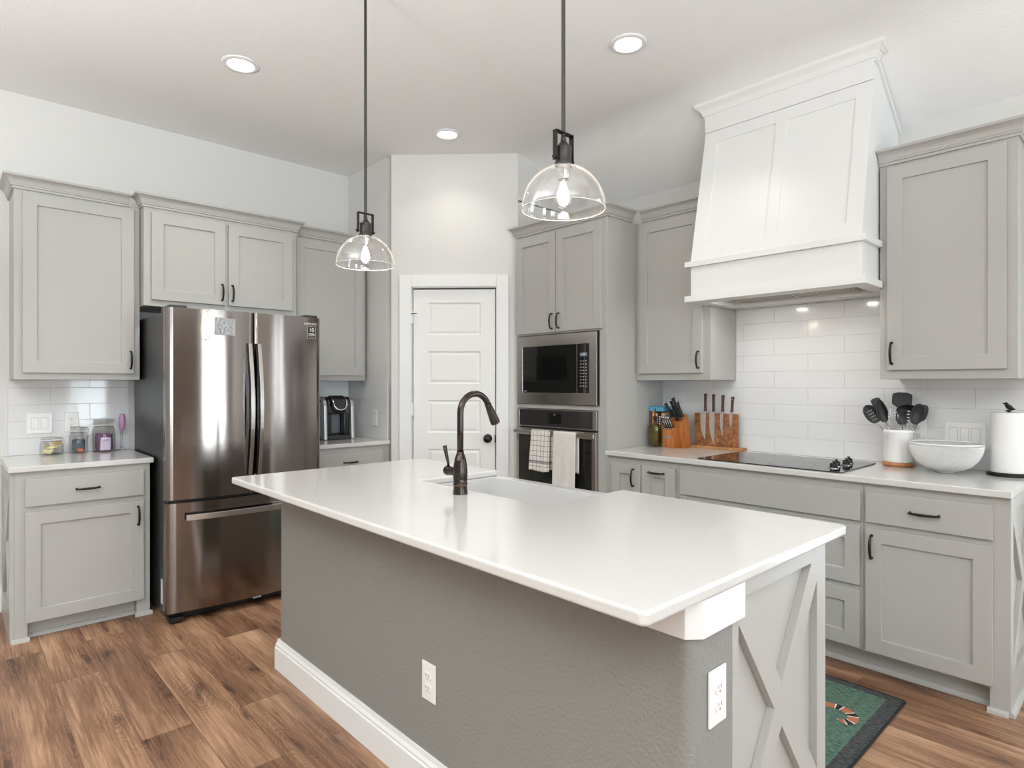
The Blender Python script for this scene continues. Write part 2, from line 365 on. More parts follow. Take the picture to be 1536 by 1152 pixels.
def floor_mat():
    m, t, p = nt('oak_plank_floor')
    L = t.links; N = t.nodes.new
    g = N('ShaderNodeNewGeometry'); sp = N('ShaderNodeSeparateXYZ'); L.new(g.outputs['Position'], sp.inputs[0])
    cb = N('ShaderNodeCombineXYZ')
    ax = N('ShaderNodeMath'); ax.operation = 'ADD'; ax.inputs[1].default_value = 20.03
    ay = N('ShaderNodeMath'); ay.operation = 'ADD'; ay.inputs[1].default_value = 20.55
    L.new(sp.outputs['X'], ax.inputs[0]); L.new(sp.outputs['Y'], ay.inputs[0])
    L.new(ay.outputs[0], cb.inputs[0]); L.new(ax.outputs[0], cb.inputs[1])
    br = N('ShaderNodeTexBrick'); br.offset = 0.37; br.offset_frequency = 2; br.squash = 1
    br.inputs['Scale'].default_value = 1; br.inputs['Brick Width'].default_value = 1.22; br.inputs['Row Height'].default_value = 0.182
    br.inputs['Mortar Size'].default_value = 0.0012; br.inputs['Mortar Smooth'].default_value = 0.2; br.inputs['Bias'].default_value = 0
    br.inputs['Color1'].default_value = (0, 0, 0, 1); br.inputs['Color2'].default_value = (1, 1, 1, 1); br.inputs['Mortar'].default_value = (0.5, 0.5, 0.5, 1)
    L.new(cb.outputs[0], br.inputs['Vector'])
    # per-plank shift of the grain pattern
    sh = N('ShaderNodeVectorMath'); sh.operation = 'MULTIPLY'; L.new(br.outputs['Color'], sh.inputs[0]); sh.inputs[1].default_value = (37, 53, 11)
    pv = N('ShaderNodeVectorMath'); pv.operation = 'ADD'; L.new(cb.outputs[0], pv.inputs[0]); L.new(sh.outputs[0], pv.inputs[1])
    # knots
    mk = N('ShaderNodeMapping'); mk.inputs['Scale'].default_value = (1.15, 4.2, 1); L.new(pv.outputs[0], mk.inputs[0])
    nz = N('ShaderNodeTexNoise'); nz.inputs['Scale'].default_value = 2.2; nz.inputs['Detail'].default_value = 2; L.new(mk.outputs[0], nz.inputs['Vector'])
    nadd = N('ShaderNodeVectorMath'); nadd.operation = 'MULTIPLY_ADD'; L.new(nz.outputs['Color'], nadd.inputs[0]); nadd.inputs[1].default_value = (0.55, 0.55, 0); L.new(mk.outputs[0], nadd.inputs[2])
    vo = N('ShaderNodeTexVoronoi'); vo.voronoi_dimensions = '2D'; vo.inputs['Scale'].default_value = 1.35; L.new(nadd.outputs[0], vo.inputs['Vector'])
    # cathedral rings: sine of knot distance + along-grain noise
    mg = N('ShaderNodeMapping'); mg.inputs['Scale'].default_value = (1.3, 16, 1); L.new(pv.outputs[0], mg.inputs[0])
    ng = N('ShaderNodeTexNoise'); ng.inputs['Scale'].default_value = 1.2; ng.inputs['Detail'].default_value = 5; ng.inputs['Roughness'].default_value = 0.62; ng.inputs['Distortion'].default_value = 0.5
    L.new(mg.outputs[0], ng.inputs['Vector'])
    s1 = N('ShaderNodeMath'); s1.operation = 'MULTIPLY'; s1.inputs[1].default_value = 105; L.new(vo.outputs['Distance'], s1.inputs[0])
    s2 = N('ShaderNodeMath'); s2.operation = 'MULTIPLY_ADD'; s2.inputs[1].default_value = 8; L.new(ng.outputs['Fac'], s2.inputs[0]); L.new(s1.outputs[0], s2.inputs[2])
    s3 = N('ShaderNodeMath'); s3.operation = 'SINE'; L.new(s2.outputs[0], s3.inputs[0])
    # fine pores
    mf = N('ShaderNodeMapping'); mf.inputs['Scale'].default_value = (6, 150, 1); L.new(pv.outputs[0], mf.inputs[0])
    nf = N('ShaderNodeTexNoise'); nf.inputs['Scale'].default_value = 1; nf.inputs['Detail'].default_value = 3; L.new(mf.outputs[0], nf.inputs['Vector'])
    # broad tone
    mb = N('ShaderNodeMapping'); mb.inputs['Scale'].default_value = (1.1, 3.5, 1); L.new(pv.outputs[0], mb.inputs[0])
    nb = N('ShaderNodeTexNoise'); nb.inputs['Scale'].default_value = 1; nb.inputs['Detail'].default_value = 3; L.new(mb.outputs[0], nb.inputs['Vector'])
    def madd(a, k, c):
        n = N('ShaderNodeMath'); n.operation = 'MULTIPLY_ADD'; L.new(a, n.inputs[0]); n.inputs[1].default_value = k
        if isinstance(c, float): n.inputs[2].default_value = c
        else: L.new(c, n.inputs[2])
        return n.outputs[0]
    bw = N('ShaderNodeSeparateColor'); L.new(br.outputs['Color'], bw.inputs[0])
    val = madd(ng.outputs['Fac'], 0.75, -0.30)
    near = N('ShaderNodeMapRange'); near.inputs['From Min'].default_value = 0.1; near.inputs['From Max'].default_value = 0.5; near.inputs['To Min'].default_value = 0.06; near.inputs['To Max'].default_value = 0.008
    L.new(vo.outputs['Distance'], near.inputs['Value'])
    rg = N('ShaderNodeMath'); rg.operation = 'MULTIPLY'; L.new(s3.outputs[0], rg.inputs[0]); L.new(near.outputs[0], rg.inputs[1])
    val = madd(rg.outputs[0], 1.0, val)
    val = madd(nf.outputs['Fac'], 0.55, val)
    val = madd(nb.outputs['Fac'], 0.8, val)
    val = madd(bw.outputs[0], 0.09, val)
    val = madd(vo.outputs['Distance'], 0.34, val)
    val = madd(nf.outputs['Fac'], 0.0, val)
    sub = N('ShaderNodeMath'); sub.operation = 'SUBTRACT'; sub.inputs[1].default_value = 0.56; L.new(val, sub.inputs[0])
    r = N('ShaderNodeValToRGB'); e = r.color_ramp.elements
    e[0].position = 0.06; e[0].color = rgb(88, 58, 40)
    e[1].position = 0.85; e[1].color = rgb(206, 171, 139)
    a = e.new(0.32); a.color = rgb(132, 97, 73)
    a = e.new(0.56); a.color = rgb(172, 134, 104)
    L.new(sub.outputs[0], r.inputs[0])
    # dark knot centres
    kr = N('ShaderNodeMapRange'); kr.inputs['From Min'].default_value = 0.02; kr.inputs['From Max'].default_value = 0.13; kr.inputs['To Min'].default_value = 0.5; kr.inputs['To Max'].default_value = 1
    L.new(vo.outputs['Distance'], kr.inputs['Value'])
    km = N('ShaderNodeMixRGB'); km.blend_type = 'MULTIPLY'; km.inputs[0].default_value = 1; L.new(r.outputs[0], km.inputs[1]); L.new(kr.outputs[0], km.inputs[2])
    sm = N('ShaderNodeMixRGB'); sm.blend_type = 'MULTIPLY'; L.new(br.outputs['Fac'], sm.inputs[0]); L.new(km.outputs[0], sm.inputs[1]); sm.inputs[2].default_value = (0.45, 0.4, 0.36, 1)
    L.new(sm.outputs[0], p.inputs['Base Color'])
    p.inputs['Roughness'].default_value = 0.42
    bp = N('ShaderNodeBump'); bp.inputs['Strength'].default_value = 0.15; bp.inputs['Distance'].default_value = 0.002
    L.new(nf.outputs['Fac'], bp.inputs['Height']); L.new(bp.outputs[0], p.inputs['Normal'])
    return m
M_FLOOR = floor_mat()

# ------------------------------------------------------------------ the room shell
XW = 3.775; YW = 4.69; ZC = 3.08; XCREASE = 3.282; SLOPE = 0.716
ZR = ZC - SLOPE * (XW - XCREASE)
struct(MB().box(LEFT_X - 0.15, XW + 0.15, FRONT_Y - 0.15, YW + 0.15, -0.1, 0).build('floor', M_FLOOR))
cv = []; FR = 0.16                                    # softened bend between the flat and the sloping part
for k in range(13):
    t_ = k / 12; a_, b_, c_ = (XCREASE - FR, ZC), (XCREASE, ZC), (XCREASE + FR * 0.8, ZC - SLOPE * FR * 0.8)
    cv.append(tuple((1 - t_) ** 2 * a_[q] + 2 * t_ * (1 - t_) * b_[q] + t_ * t_ * c_[q] for q in (0, 1)))
m = MB().prism([(LEFT_X - 0.15, ZC)] + cv + [(XW + 0.15, ZC - SLOPE * (XW + 0.15 - XCREASE)), (XW + 0.15, ZC + 0.15), (LEFT_X - 0.15, ZC + 0.15)], 'y', FRONT_Y - 0.15, YW + 0.15)
for k, f in enumerate(m.f): m.sm[k] = 2 <= k - 0 <= 14
o = m.build('ceiling', M_CEIL); md = o.modifiers.new('edge', 'EDGE_SPLIT'); md.split_angle = math.radians(20)
struct(o)
struct(MB().box(LEFT_X - 0.15, XW + 0.15, YW, YW + 0.15, 0, ZC).build('wall_back', M_WALL))
struct(MB().box(LEFT_X - 0.15, LEFT_X, FRONT_Y, YW, 0, ZC).build('wall_left', M_WALL))
# right wall with its window opening
a, b = RWIN[0] - RWIN[1] / 2, RWIN[0] + RWIN[1] / 2
m = MB(); ZT = ZR + 0.0
m.box(XW, XW + 0.15, b, YW, 0, ZT); m.box(XW, XW + 0.15, FRONT_Y, a, 0, ZT); m.box(XW, XW + 0.15, a, b, 0, 0.2); m.box(XW, XW + 0.15, a, b, 2.3, ZT)
struct(m.build('wall_right', M_WALL))
m = MB(); xs = LEFT_X - 0.15
for xc, ww, za, zb, k in FWIN:
    m.box(xs, xc - ww / 2, FRONT_Y - 0.15, FRONT_Y, 0, ZC); xs = xc + ww / 2
    m.box(xc - ww / 2, xc + ww / 2, FRONT_Y - 0.15, FRONT_Y, 0, za); m.box(xc - ww / 2, xc + ww / 2, FRONT_Y - 0.15, FRONT_Y, zb, ZC)
m.box(xs, XW + 0.15, FRONT_Y - 0.15, FRONT_Y, 0, ZC)
struct(m.build('wall_front', M_TAUPE))
def window(n, M, W, Z0, Z1):
    fr = MB(); t = 0.05
    fr.box(0, W, 0.03, 0.1, Z0, Z0 + t, M).box(0, W, 0.03, 0.1, Z1 - t, Z1, M).box(0, t, 0.03, 0.1, Z0, Z1, M).box(W - t, W, 0.03, 0.1, Z0, Z1, M)
    fr.box(W / 2 - 0.02, W / 2 + 0.02, 0.04, 0.09, Z0, Z1, M).box(0, W, 0.04, 0.09, (Z0 + Z1) / 2 - 0.02, (Z0 + Z1) / 2 + 0.02, M)
    o = struct(fr.build('window_%d' % n, M_WHITE))
    MB().box(t, W - t, 0.062, 0.066, Z0 + t, Z1 - t, M).build('pane', M_PANE, o)
for i, (xc, ww, za, zb, k) in enumerate(FWIN):
    window(i + 1, T(xc + ww / 2, FRONT_Y, 0) @ RZ(PI), ww, za, zb)
window(4, T(XW, b, 0) @ RZ(-PI / 2), RWIN[1], 0.2, 2.3)

# pantry block: left return, diagonal with doorway, right return (0.1 m thick walls)
PX, PY = 2.478, 4.02; QX, QY = 3.158, 3.340
K2 = 2 ** 0.5; DL = (QX - PX) * K2
MD = T(PX, PY, 0) @ RZ(-PI / 4)            # local x along the diagonal, front at y=0, +y into the pantry
D0, D1, DZ = 0.155, 0.802, 2.075            # door opening
m = MB()
m.box(PX, PX + 0.1, PY + 0.06, YW, 0, ZC)
m.box(0, D0, 0, 0.1, 0, ZC, MD); m.box(D1, DL, 0, 0.1, 0, ZC, MD); m.box(D0, D1, 0, 0.1, DZ, ZC, MD)
m.prism([(QX, QY), (QX, QY + 0.1), (XW, QY + 0.1), (XW, QY)], 'z', 0, ZR)
m.prism([(QX, ZR - .01), (XW, ZR - .01), (XW, ZR), (XCREASE, ZC), (QX, ZC)], 'y', QY, QY + 0.1)
struct(m.build('wall_pantry', M_WALL))
# casing
m = MB(); cw = 0.09
m.box(D0 - cw, D0, -0.018, 0, 0, DZ + cw, MD); m.box(D1, D1 + cw, -0.018, 0, 0, DZ + cw, MD); m.box(D0, D1, -0.018, 0, DZ, DZ + cw, MD)
struct(m.build('trim_1', M_WHITE, bevel=0.003))
m = MB(); m.box(D0, D0 + 0.006, 0, 0.1, 0, DZ, MD).box(D1 - 0.006, D1, 0, 0.1, 0, DZ, MD).box(D0, D1, 0, 0.1, DZ - 0.006, DZ, MD)
struct(m.build('trim_2', M_WHITE))
# door: five raised panels
dw = D1 - D0 - 0.024
hol = []
for k in range(5):
    zb = 1.705 - k * 0.370
    hol.append((0.112, dw - 0.112, zb, zb + 0.245))
root = struct(bpy.data.objects.new('door_1', None)); COL.objects.link(root)
panel(dw, 2.05, 0.035, hol, ((0.006, 0.006), (0.012, 0.008), (0.03, 0.003))).build('door_leaf', M_DOORW, root, bevel=0.002, M=MD @ T(D0 + 0.012, 0.045, 0.008), weld=2)
kb = MB(); MK = MD @ T(D1 - 0.068, 0.01, 0.93) @ RX(PI / 2)
kb.lathe([(0.033, 0), (0.033, 0.004), (0.028, 0.008), (0.012, 0.012), (0.011, 0.035), (0.018, 0.04), (0.027, 0.05), (0.029, 0.058), (0.026, 0.066), (0.015, 0.071), (0.0, 0.072)], seg=28, M=MK)
kb.build('knob', M_BRONZE, root)
for zz in (1.80, 1.10, 0.25):
    h = MB(); h.box(D0 - 0.004, D0 + 0.014, -0.022, 0.006, zz, zz + 0.09, MD); h.build('hinge', M_WHITE, root)
h = MB(); h.tube([MD @ Vector((D0 + 0.0, -0.024, 1.872)), MD @ Vector((D0 + 0.045, -0.028, 1.872))], 0.003, 8); h.build('hinge_stop', M_BRONZE, root)
h = MB(); h.box(D1 - 0.016, D1 - 0.006, -0.002, 0.006, 0.9, 0.96, MD); h.build('latch_plate', M_BRONZE, root)

# baseboards
def base_profile(t=0.016, H=0.14):
    return [(0, 0), (t, 0), (t, H * 0.72), (t * 0.75, H * 0.75), (t * 0.8, H * 0.82), (t * 0.45, H * 0.9), (t * 0.35, H), (0, H)]
def baseboard(name, p0, p1, nrm, parent=None, H=0.14):
    """board between p0 and p1 on a wall whose room-side normal is nrm"""
    m = MB(); pr = base_profile(H=H); n = len(pr)
    vs = [(p0[0] + nrm[0] * o, p0[1] + nrm[1] * o, z) for o, z in pr] + [(p1[0] + nrm[0] * o, p1[1] + nrm[1] * o, z) for o, z in pr]
    fs = [(i, (i + 1) % n, n + (i + 1) % n, n + i) for i in range(n)] + [list(range(n)), list(range(n, 2 * n))[::-1]]
    m.add(vs, fs)
    return m.build(name, M_WHITE, parent, weld=1)
struct(baseboard('baseboard_back', (LEFT_X, YW), (0.262, YW), (0, -1)))
struct(baseboard('baseboard_left', (LEFT_X, FRONT_Y), (LEFT_X, YW), (1, 0)))
struct(baseboard('baseboard_front', (LEFT_X, FRONT_Y), (XW, FRONT_Y), (0, 1)))
struct(baseboard('baseboard_right', (XW, FRONT_Y), (XW, 0.42), (-1, 0), H=0.14))

# backsplash tiles
o = MB().box(XW - 0.008, XW - 0.0005, 0.448, 2.4715, 0.9145, 1.3665).box(XW - 0.008, XW - 0.0005, 0.993, 1.9175, 1.3665, 1.822).build('backsplash', M_TILE_R)
tag(o, 'white glossy subway tile backsplash behind the black cooktop', 'backsplash')
o = MB().box(0.268, 0.884, YW - 0.008, YW - 0.0005, 0.9145, 1.3665).build('backsplash', M_TILE_B)
tag(o, 'white subway tile backsplash behind the glass clip jars', 'backsplash')
o = MB().box(1.84, PX - 0.0005, YW - 0.008, YW - 0.0005, 0.9145, 1.3665).build('backsplash', M_TILE_B)
tag(o, 'white subway tile backsplash behind the coffee maker', 'backsplash')
o = MB().box(PX - 0.008, PX - 0.0005, 4.06, YW - 0.0085, 0.9145, 1.362).build('backsplash', M_TILE_P)
tag(o, 'greyish tile backsplash on the side wall right of the coffee maker', 'backsplash')

# ------------------------------------------------------------------ cabinet parts
def pull(parent, x, z, L=0.108, vertical=True, t=0.02):
    """arched bar pull centred at x,z on a front at y=-t"""
    m = MB(); n = 14
    pts = []; rr = []
    for k in range(n + 1):
        s = k / n; u = (s - 0.5) * L
        d = 0.016 + 0.014 * math.sin(PI * s) ** 0.8
        pts.append((u, d)); rr.append(0.0042 + 0.0022 * math.sin(PI * s))
    P = (lambda u, d: (x, -t - d, z + u)) if vertical else (lambda u, d: (x + u, -t - d, z))
    m.tube([P(*q) for q in pts], rr, 10)
    for sgn in (-1, 1):
        u = sgn * (L / 2 - 0.003)
        m.tube([P(u, -0.001), P(u, 0.004), P(u, 0.017)], [0.0075, 0.0048, 0.0046], 10)
    return m.build('handle', M_BRONZE, parent)
def shaker(name, parent, x0, x1, z0, z1, rail=0.066, t=0.02, flat=False, mt=None):
    W, H = x1 - x0, z1 - z0
    holes = [] if flat else [(rail, W - rail, rail, H - rail)]
    return panel(W, H, t, holes, ((0.0, 0.011),)).build(name, mt or M_CAB, parent, bevel=0.0018, M=T(x0, 0, z0), weld=2)
CROWN = [(0.0, 0.0), (0.010, 0.0), (0.010, 0.012), (0.016, 0.015), (0.016, 0.022), (0.019, 0.026), (0.021, 0.034), (0.026, 0.045), (0.035, 0.054), (0.046, 0.060), (0.050, 0.062), (0.050, 0.074), (0.0, 0.074)]
def crown(parent, W, z, l=None, r=None, l0=0.0, r0=0.0, prof=CROWN, mt=None, name='crown_moulding'):
    """crown along the front from l0 to W-r0; l / r = return depth on that side or None"""
    m = MB(); cols = []
    for o, h in prof:
        c = []
        if l is not None: c += [(-o, l, z + h), (-o, -o, z + h)]
        else: c += [(l0, -o, z + h)]
        if r is not None: c += [(W + o, -o, z + h), (W + o, r, z + h)]
        else: c += [(W - r0, -o, z + h)]
        cols.append(c)
    k = len(cols[0]); vs = [p for c in cols for p in c]; n = len(cols)
    fs = []
    for i in range(n):
        j = (i + 1) % n
        for q in range(k - 1): fs.append((i * k + q, i * k + q + 1, j * k + q + 1, j * k + q))
    fs.append([i * k for i in range(n)]); fs.append([i * k + k - 1 for i in range(n)][::-1])
    m.add(vs, fs)
    return m.build(name, mt or M_CAB, parent, weld=1)
def carcass(parent, W, D, z0, z1, name='carcass', fw=0.04):
    m = MB(); m.box(0, W, 0, D, z0, z1)
    return m.build(name, M_CAB, parent, bevel=0.0015)
def upper(name, label, loc, rz, W, D, z0, z1, doors, crn, group='wall cabinets'):
    r = thing(name, label, 'cabinet', (loc[0], loc[1], 0), rz, group)
    carcass(r, W, D, z0, z1)
    for x0, x1, a, b, hx in doors:
        d = shaker('door', r, x0, x1, a, b)
        if hx is not None: pull(d, hx, a + 0.083)
    crown(r, W, z1, *crn[:2], **(crn[2] if len(crn) > 2 else {}))
    return r
UZ0, UZ1 = 1.367, 2.430
YU = 4.36; XU = 3.445
upper('wall_cabinet', 'tall grey shaker wall cabinet above the glass jars, left of the fridge', (0.275, YU), 0, 0.608, YW - YU - 0.001, UZ0, UZ1,
      [(0.036, 0.574, 1.406, 2.415, 0.556)], (YW - YU - 0.001, None, dict(r0=0.054)))
upper('wall_cabinet', 'short grey two door cabinet directly above the refrigerator', (0.886, 4.27), 0, 0.957, YW - 4.27 - 0.001, 1.824, UZ1,
      [(0.04, 0.470, 1.862, 2.402, 0.448), (0.490, 0.925, 1.862, 2.402, 0.512)], (0.088, 0.088))
upper('wall_cabinet', 'grey wall cabinet above the coffee maker, right of the fridge', (1.845, YU), 0, 0.604, YW - YU - 0.001, UZ0, UZ1,
      [(0.03, 0.574, 1.406, 2.415, None)], (None, None, dict(l0=0.054, r0=-0.026)))
upper('wall_cabinet', 'grey wall cabinet above the knife block, left of the range hood', (XU, 2.4705), -PI / 2, 2.4705 - 1.919, XW - XU - 0.001, UZ0, UZ1,
      [(0.036, 0.502, 1.410, 2.412, 0.480)], (None, None, dict(l0=0.052)))
upper('wall_cabinet', 'grey wall cabinet above the paper towels, right of the range hood', (XU, 0.992), -PI / 2, 0.540, XW - XU - 0.001, UZ0, UZ1,
      [(0.036, 0.502, 1.411, 2.414, 0.058)], (None, XW - XU - 0.001))

# ---- tall oven cabinet
TY0, TY1 = 3.325, 2.4725; TW = TY0 - TY1
r = thing('oven_cabinet', 'tall grey cabinet housing the microwave and wall oven', 'cabinet', (3.137, TY0, 0), -PI / 2)
m = MB(); D = XW - 3.137 - 0.001
m.box(0, 0.018, 0, D, 0, UZ1).box(TW - 0.018, TW, 0, D, 0, UZ1).box(0.018, TW - 0.018, D - 0.015, D, 0, UZ1)
m.box(0.018, TW - 0.018, 0, D - 0.015, 1.695, UZ1).box(0.018, 0.774, 0, D - 0.015, 1.166, 1.195).box(0.018, TW - 0.018, 0, D - 0.015, 0.1, 0.455).box(0.018, TW - 0.018, 0.06, D - 0.015, 0, 0.1)
m.box(0.774, TW - 0.018, 0, 0.02, 0.455, 1.195); m.box(0.786, TW - 0.018, 0, 0.02, 1.195, 1.695)
m.build('carcass', M_CAB, r, bevel=0.001)
d = shaker('door', r, 0.008, 0.406, 1.706, 2.412); pull(d, 0.376, 1.782)
d = shaker('door', r, 0.412, 0.810, 1.706, 2.412); pull(d, 0.442, 1.782)
d = shaker('drawer', r, 0.008, 0.810, 0.115, 0.44); pull(d, 0.409, 0.28, 0.13, False)
crown(r, TW, UZ1, 0.012, 0.255)

# ---- base cabinets
def shoe(m, x0, x1, y, h=0.022, t=0.014):
    m.prism([(y - t, 0), (y, 0), (y, h), (y - t * 0.4, h * 0.9), (y - t * 0.85, h * 0.5)], 'x', x0, x1)
def x_panel(name, parent, W, H, t, st_l, st_r, rail_t, rail_b, bw, M, mt=None):
    """framed X brace, front y=-t .. 0, local x 0..W, z 0..H"""
    m = MB()
    m.box(0, st_l, -t, 0, 0, H).box(W - st_r, W, -t, 0, 0, H).box(st_l, W - st_r, -t, 0, H - rail_t, H).box(st_l, W - st_r, -t, 0, 0, rail_b)
    x0, x1, z0, z1 = st_l, W - st_r, rail_b, H - rail_t
    def clip(poly):
        for ax, v, sg in ((0, x0, 1), (0, x1, -1), (1, z0, 1), (1, z1, -1)):
            out = []
            for i in range(len(poly)):
                a, b = poly[i], poly[(i + 1) % len(poly)]
                da, db = (a[ax] - v) * sg, (b[ax] - v) * sg
                if da >= 0: out.append(a)
                if da * db < 0:
                    s = da / (da - db); out.append((a[0] + (b[0] - a[0]) * s, a[1] + (b[1] - a[1]) * s))
            poly = out
        return poly
    for k, (A, B) in enumerate((((x0, z0), (x1, z1)), ((x0, z1), (x1, z0)))):
        dx, dz = B[0] - A[0], B[1] - A[1]; L = math.hypot(dx, dz); dx /= L; dz /= L
        nx, nz = -dz * bw / 2, dx * bw / 2; e = 0.3
        q = [(A[0] - dx * e + nx, A[1] - dz * e + nz), (B[0] + dx * e + nx, B[1] + dz * e + nz), (B[0] + dx * e - nx, B[1] + dz * e - nz), (A[0] - dx * e - nx, A[1] - dz * e - nz)]
        m.prism(clip(q), 'y', -t + 0.0004 * k, 0)
    return m.build(name, mt or M_CAB, parent, M=M)
def base_unit(r, W, D, foot_l=0.0, foot_r=0.0, top=0.884):
    m = MB(); m.box(0, W, 0, D, 0.1, top)
    m.box(foot_l if foot_l else 0, W - foot_r if foot_r else W, 0.065, D, 0, 0.1)
    if foot_l: m.box(0, foot_l, 0, D, 0, 0.1)
    if foot_r: m.box(W - foot_r, W, 0, D, 0, 0.1)
    m.build('carcass', M_CAB, r, bevel=0.0012)
    s = MB(); shoe(s, foot_l, W - foot_r, 0.065)
    if foot_l: shoe(s, -0.012, foot_l + 0.008, 0)
    if foot_r: shoe(s, W - foot_r - 0.008, W + 0.012, 0)
    s.build('shoe_moulding', M_CAB, r)
YB = 4.055; XB = 3.137
# left of the fridge
r = thing('base_cabinet', 'grey base cabinet under the glass jars, left of the fridge', 'cabinet', (0.257, YB, 0), 0, 'base cabinets')
base_unit(r, 0.616, YW - YB - 0.001, 0.055, 0.068)
d = shaker('drawer', r, 0.043, 0.582, 0.702, 0.848, flat=True); pull(d, 0.314, 0.772, 0.108, False)
d = shaker('door', r, 0.043, 0.582, 0.098, 0.672); pull(d, 0.553, 0.585)
x_panel('end_panel', r, 0.62, 0.884, 0.018, 0.06, 0.06, 0.06, 0.14, 0.06, T(0, 0.625, 0) @ RZ(-PI / 2))
# right of the fridge
r = thing('base_cabinet', 'grey base cabinet under the coffee maker, right of the fridge', 'cabinet', (1.835, YB, 0), 0, 'base cabinets')
base_unit(r, 0.6425, YW - YB - 0.001)
d = shaker('drawer', r, 0.04, 0.586, 0.702, 0.848, flat=True); pull(d, 0.313, 0.775, 0.108, False)
d = shaker('door', r, 0.04, 0.310, 0.11, 0.672); pull(d, 0.285, 0.585)
d = shaker('door', r, 0.316, 0.586, 0.11, 0.672); pull(d, 0.341, 0.585)
# range wall
DR = XW - XB - 0.001
r = thing('base_cabinet', 'narrow grey base cabinet beside the wall oven, under the books', 'cabinet', (XB, 2.4715, 0), -PI / 2, 'base cabinets')
base_unit(r, 2.4715 - 1.9495, DR)
d = shaker('door', r, 0.042, 0.266, 0.11, 0.847); pull(d, 0.216, 0.763)
d = shaker('pull_out_front', r, 0.274, 0.506, 0.11, 0.847); pull(d, 0.381, 0.81, 0.108, False)
r = thing('base_cabinet', 'wide grey drawer base cabinet under the black cooktop', 'cabinet', (XB, 1.9485, 0), -PI / 2, 'base cabinets')
base_unit(r, 1.9485 - 0.9705, DR)
shaker('false_front', r, 0.016, 0.968, 0.705, 0.847, flat=True)
d = shaker('drawer', r, 0.016, 0.966, 0.405, 0.681); pull(d, 0.49, 0.6, 0.13, False)
d = shaker('drawer', r, 0.016, 0.966, 0.112, 0.382); pull(d, 0.49, 0.3, 0.13, False)
r = thing('base_cabinet', 'grey base cabinet with X braced end, under the white bowl', 'cabinet', (XB, 0.9695, 0), -PI / 2, 'base cabinets')
Wc = 0.9695 - 0.452
base_unit(r, Wc, DR, 0, 0.05)
d = shaker('drawer', r, 0.012, 0.479, 0.706, 0.849, flat=True); pull(d, 0.243, 0.775, 0.112, False)
d = shaker('door', r, 0.012, 0.479, 0.110, 0.681); pull(d, 0.038, 0.595)
x_panel('end_panel', r, DR, 0.884, 0.018, 0.06, 0.06, 0.06, 0.16, 0.06, T(Wc, 0, 0) @ RZ(PI / 2))
m = MB(); shoe(m, 0, DR, -0.018); m.build('end_shoe_moulding', M_CAB, r, M=T(Wc, 0, 0) @ RZ(PI / 2))

# ---- worktops
def slab(x0, x1, y0, y1): return MB().box(x0, x1, y0, y1, 0.8845, 0.914)
tag(slab(0.232, 0.888, 4.030, YW - 0.001).build('worktop', M_QUARTZ, bevel=0.004, seg=3), 'white quartz worktop under the glass jars, left of the fridge', 'worktop', 'wall side worktops')
tag(slab(1.83, PX - 0.001, 4.030, YW - 0.001).build('worktop', M_QUARTZ, bevel=0.004, seg=3), 'white quartz worktop under the coffee maker', 'worktop', 'wall side worktops')
tag(slab(3.107, XW - 0.001, 0.426, 2.4715).build('worktop', M_QUARTZ, bevel=0.004, seg=3), 'long white quartz worktop holding the black cooktop', 'worktop', 'wall side worktops')

# ------------------------------------------------------------------ island
IX0, IX1, IY0, IY1 = 0.960, 2.017, 0.668, 2.940
SX0, SY0, SY1 = 1.553, 1.512, 2.278
r = thing('kitchen_island', 'big grey kitchen island base with X braced end', 'island', (1.5, 1.8, 0))
I = T(-1.5, -1.8, 0)
WX = 1.153; WEND = 0.685; WFAR = 2.86
# drywall half wall with bullnose corners
rad = 0.03
def rc(cx, cy, a0, a1): return [(cx + rad * math.cos(math.radians(a0 + (a1 - a0) * k / 8)), cy + rad * math.sin(math.radians(a0 + (a1 - a0) * k / 8))) for k in range(9)]
poly = rc(WX + rad, WEND + rad, 270, 180) + rc(WX + rad, WFAR - rad, 180, 90) + [(1.326, WFAR), (1.326, WEND)]
m = MB().prism(poly, 'z', 0, 0.8835)
for k in range(len(m.sm)):
    if len(m.f[k]) == 4: m.sm[k] = False
m.build('half_wall', M_ISL, r, M=I)
# white cap trim around the top of the half wall
c = 0.032
outer = [(1.363, 0.671), (WX - 0.008 + c, 0.671), (WX - 0.008, 0.671 + c - 0.006), (WX - 0.008, WFAR + 0.01), (1.33, WFAR + 0.01)]
inner = [(1.33, WFAR + 0.0005), (WX - 0.0005, WFAR + 0.0005), (WX - 0.0005, WEND - 0.0005 + 0.02), (WX + 0.03, WEND - 0.0015), (1.363, WEND - 0.0015)]
MB().prism(outer + inner, 'z', 0.802, 0.8838).build('cap_trim', M_WHITE, r, bevel=0.0015, M=I)
# baseboard along the long side and the ends of the wall
m = MB(); pr = base_profile(0.016, 0.14)
path = lambda o: [(1.326, WFAR + o), (WX - o, WFAR + o), (WX - o, WEND - o), (1.326, WEND - o)]
vs = [(x, y, z) for o, z in pr for x, y in path(o)]; n = len(pr)
fs = [(i * 4 + q, i * 4 + q + 1, ((i + 1) % n) * 4 + q + 1, ((i + 1) % n) * 4 + q) for i in range(n) for q in range(3)]
fs += [[i * 4 for i in range(n)], [i * 4 + 3 for i in range(n)][::-1]]
m.add(vs, fs); m.build('baseboard', M_WHITE, r, M=I, weld=1)
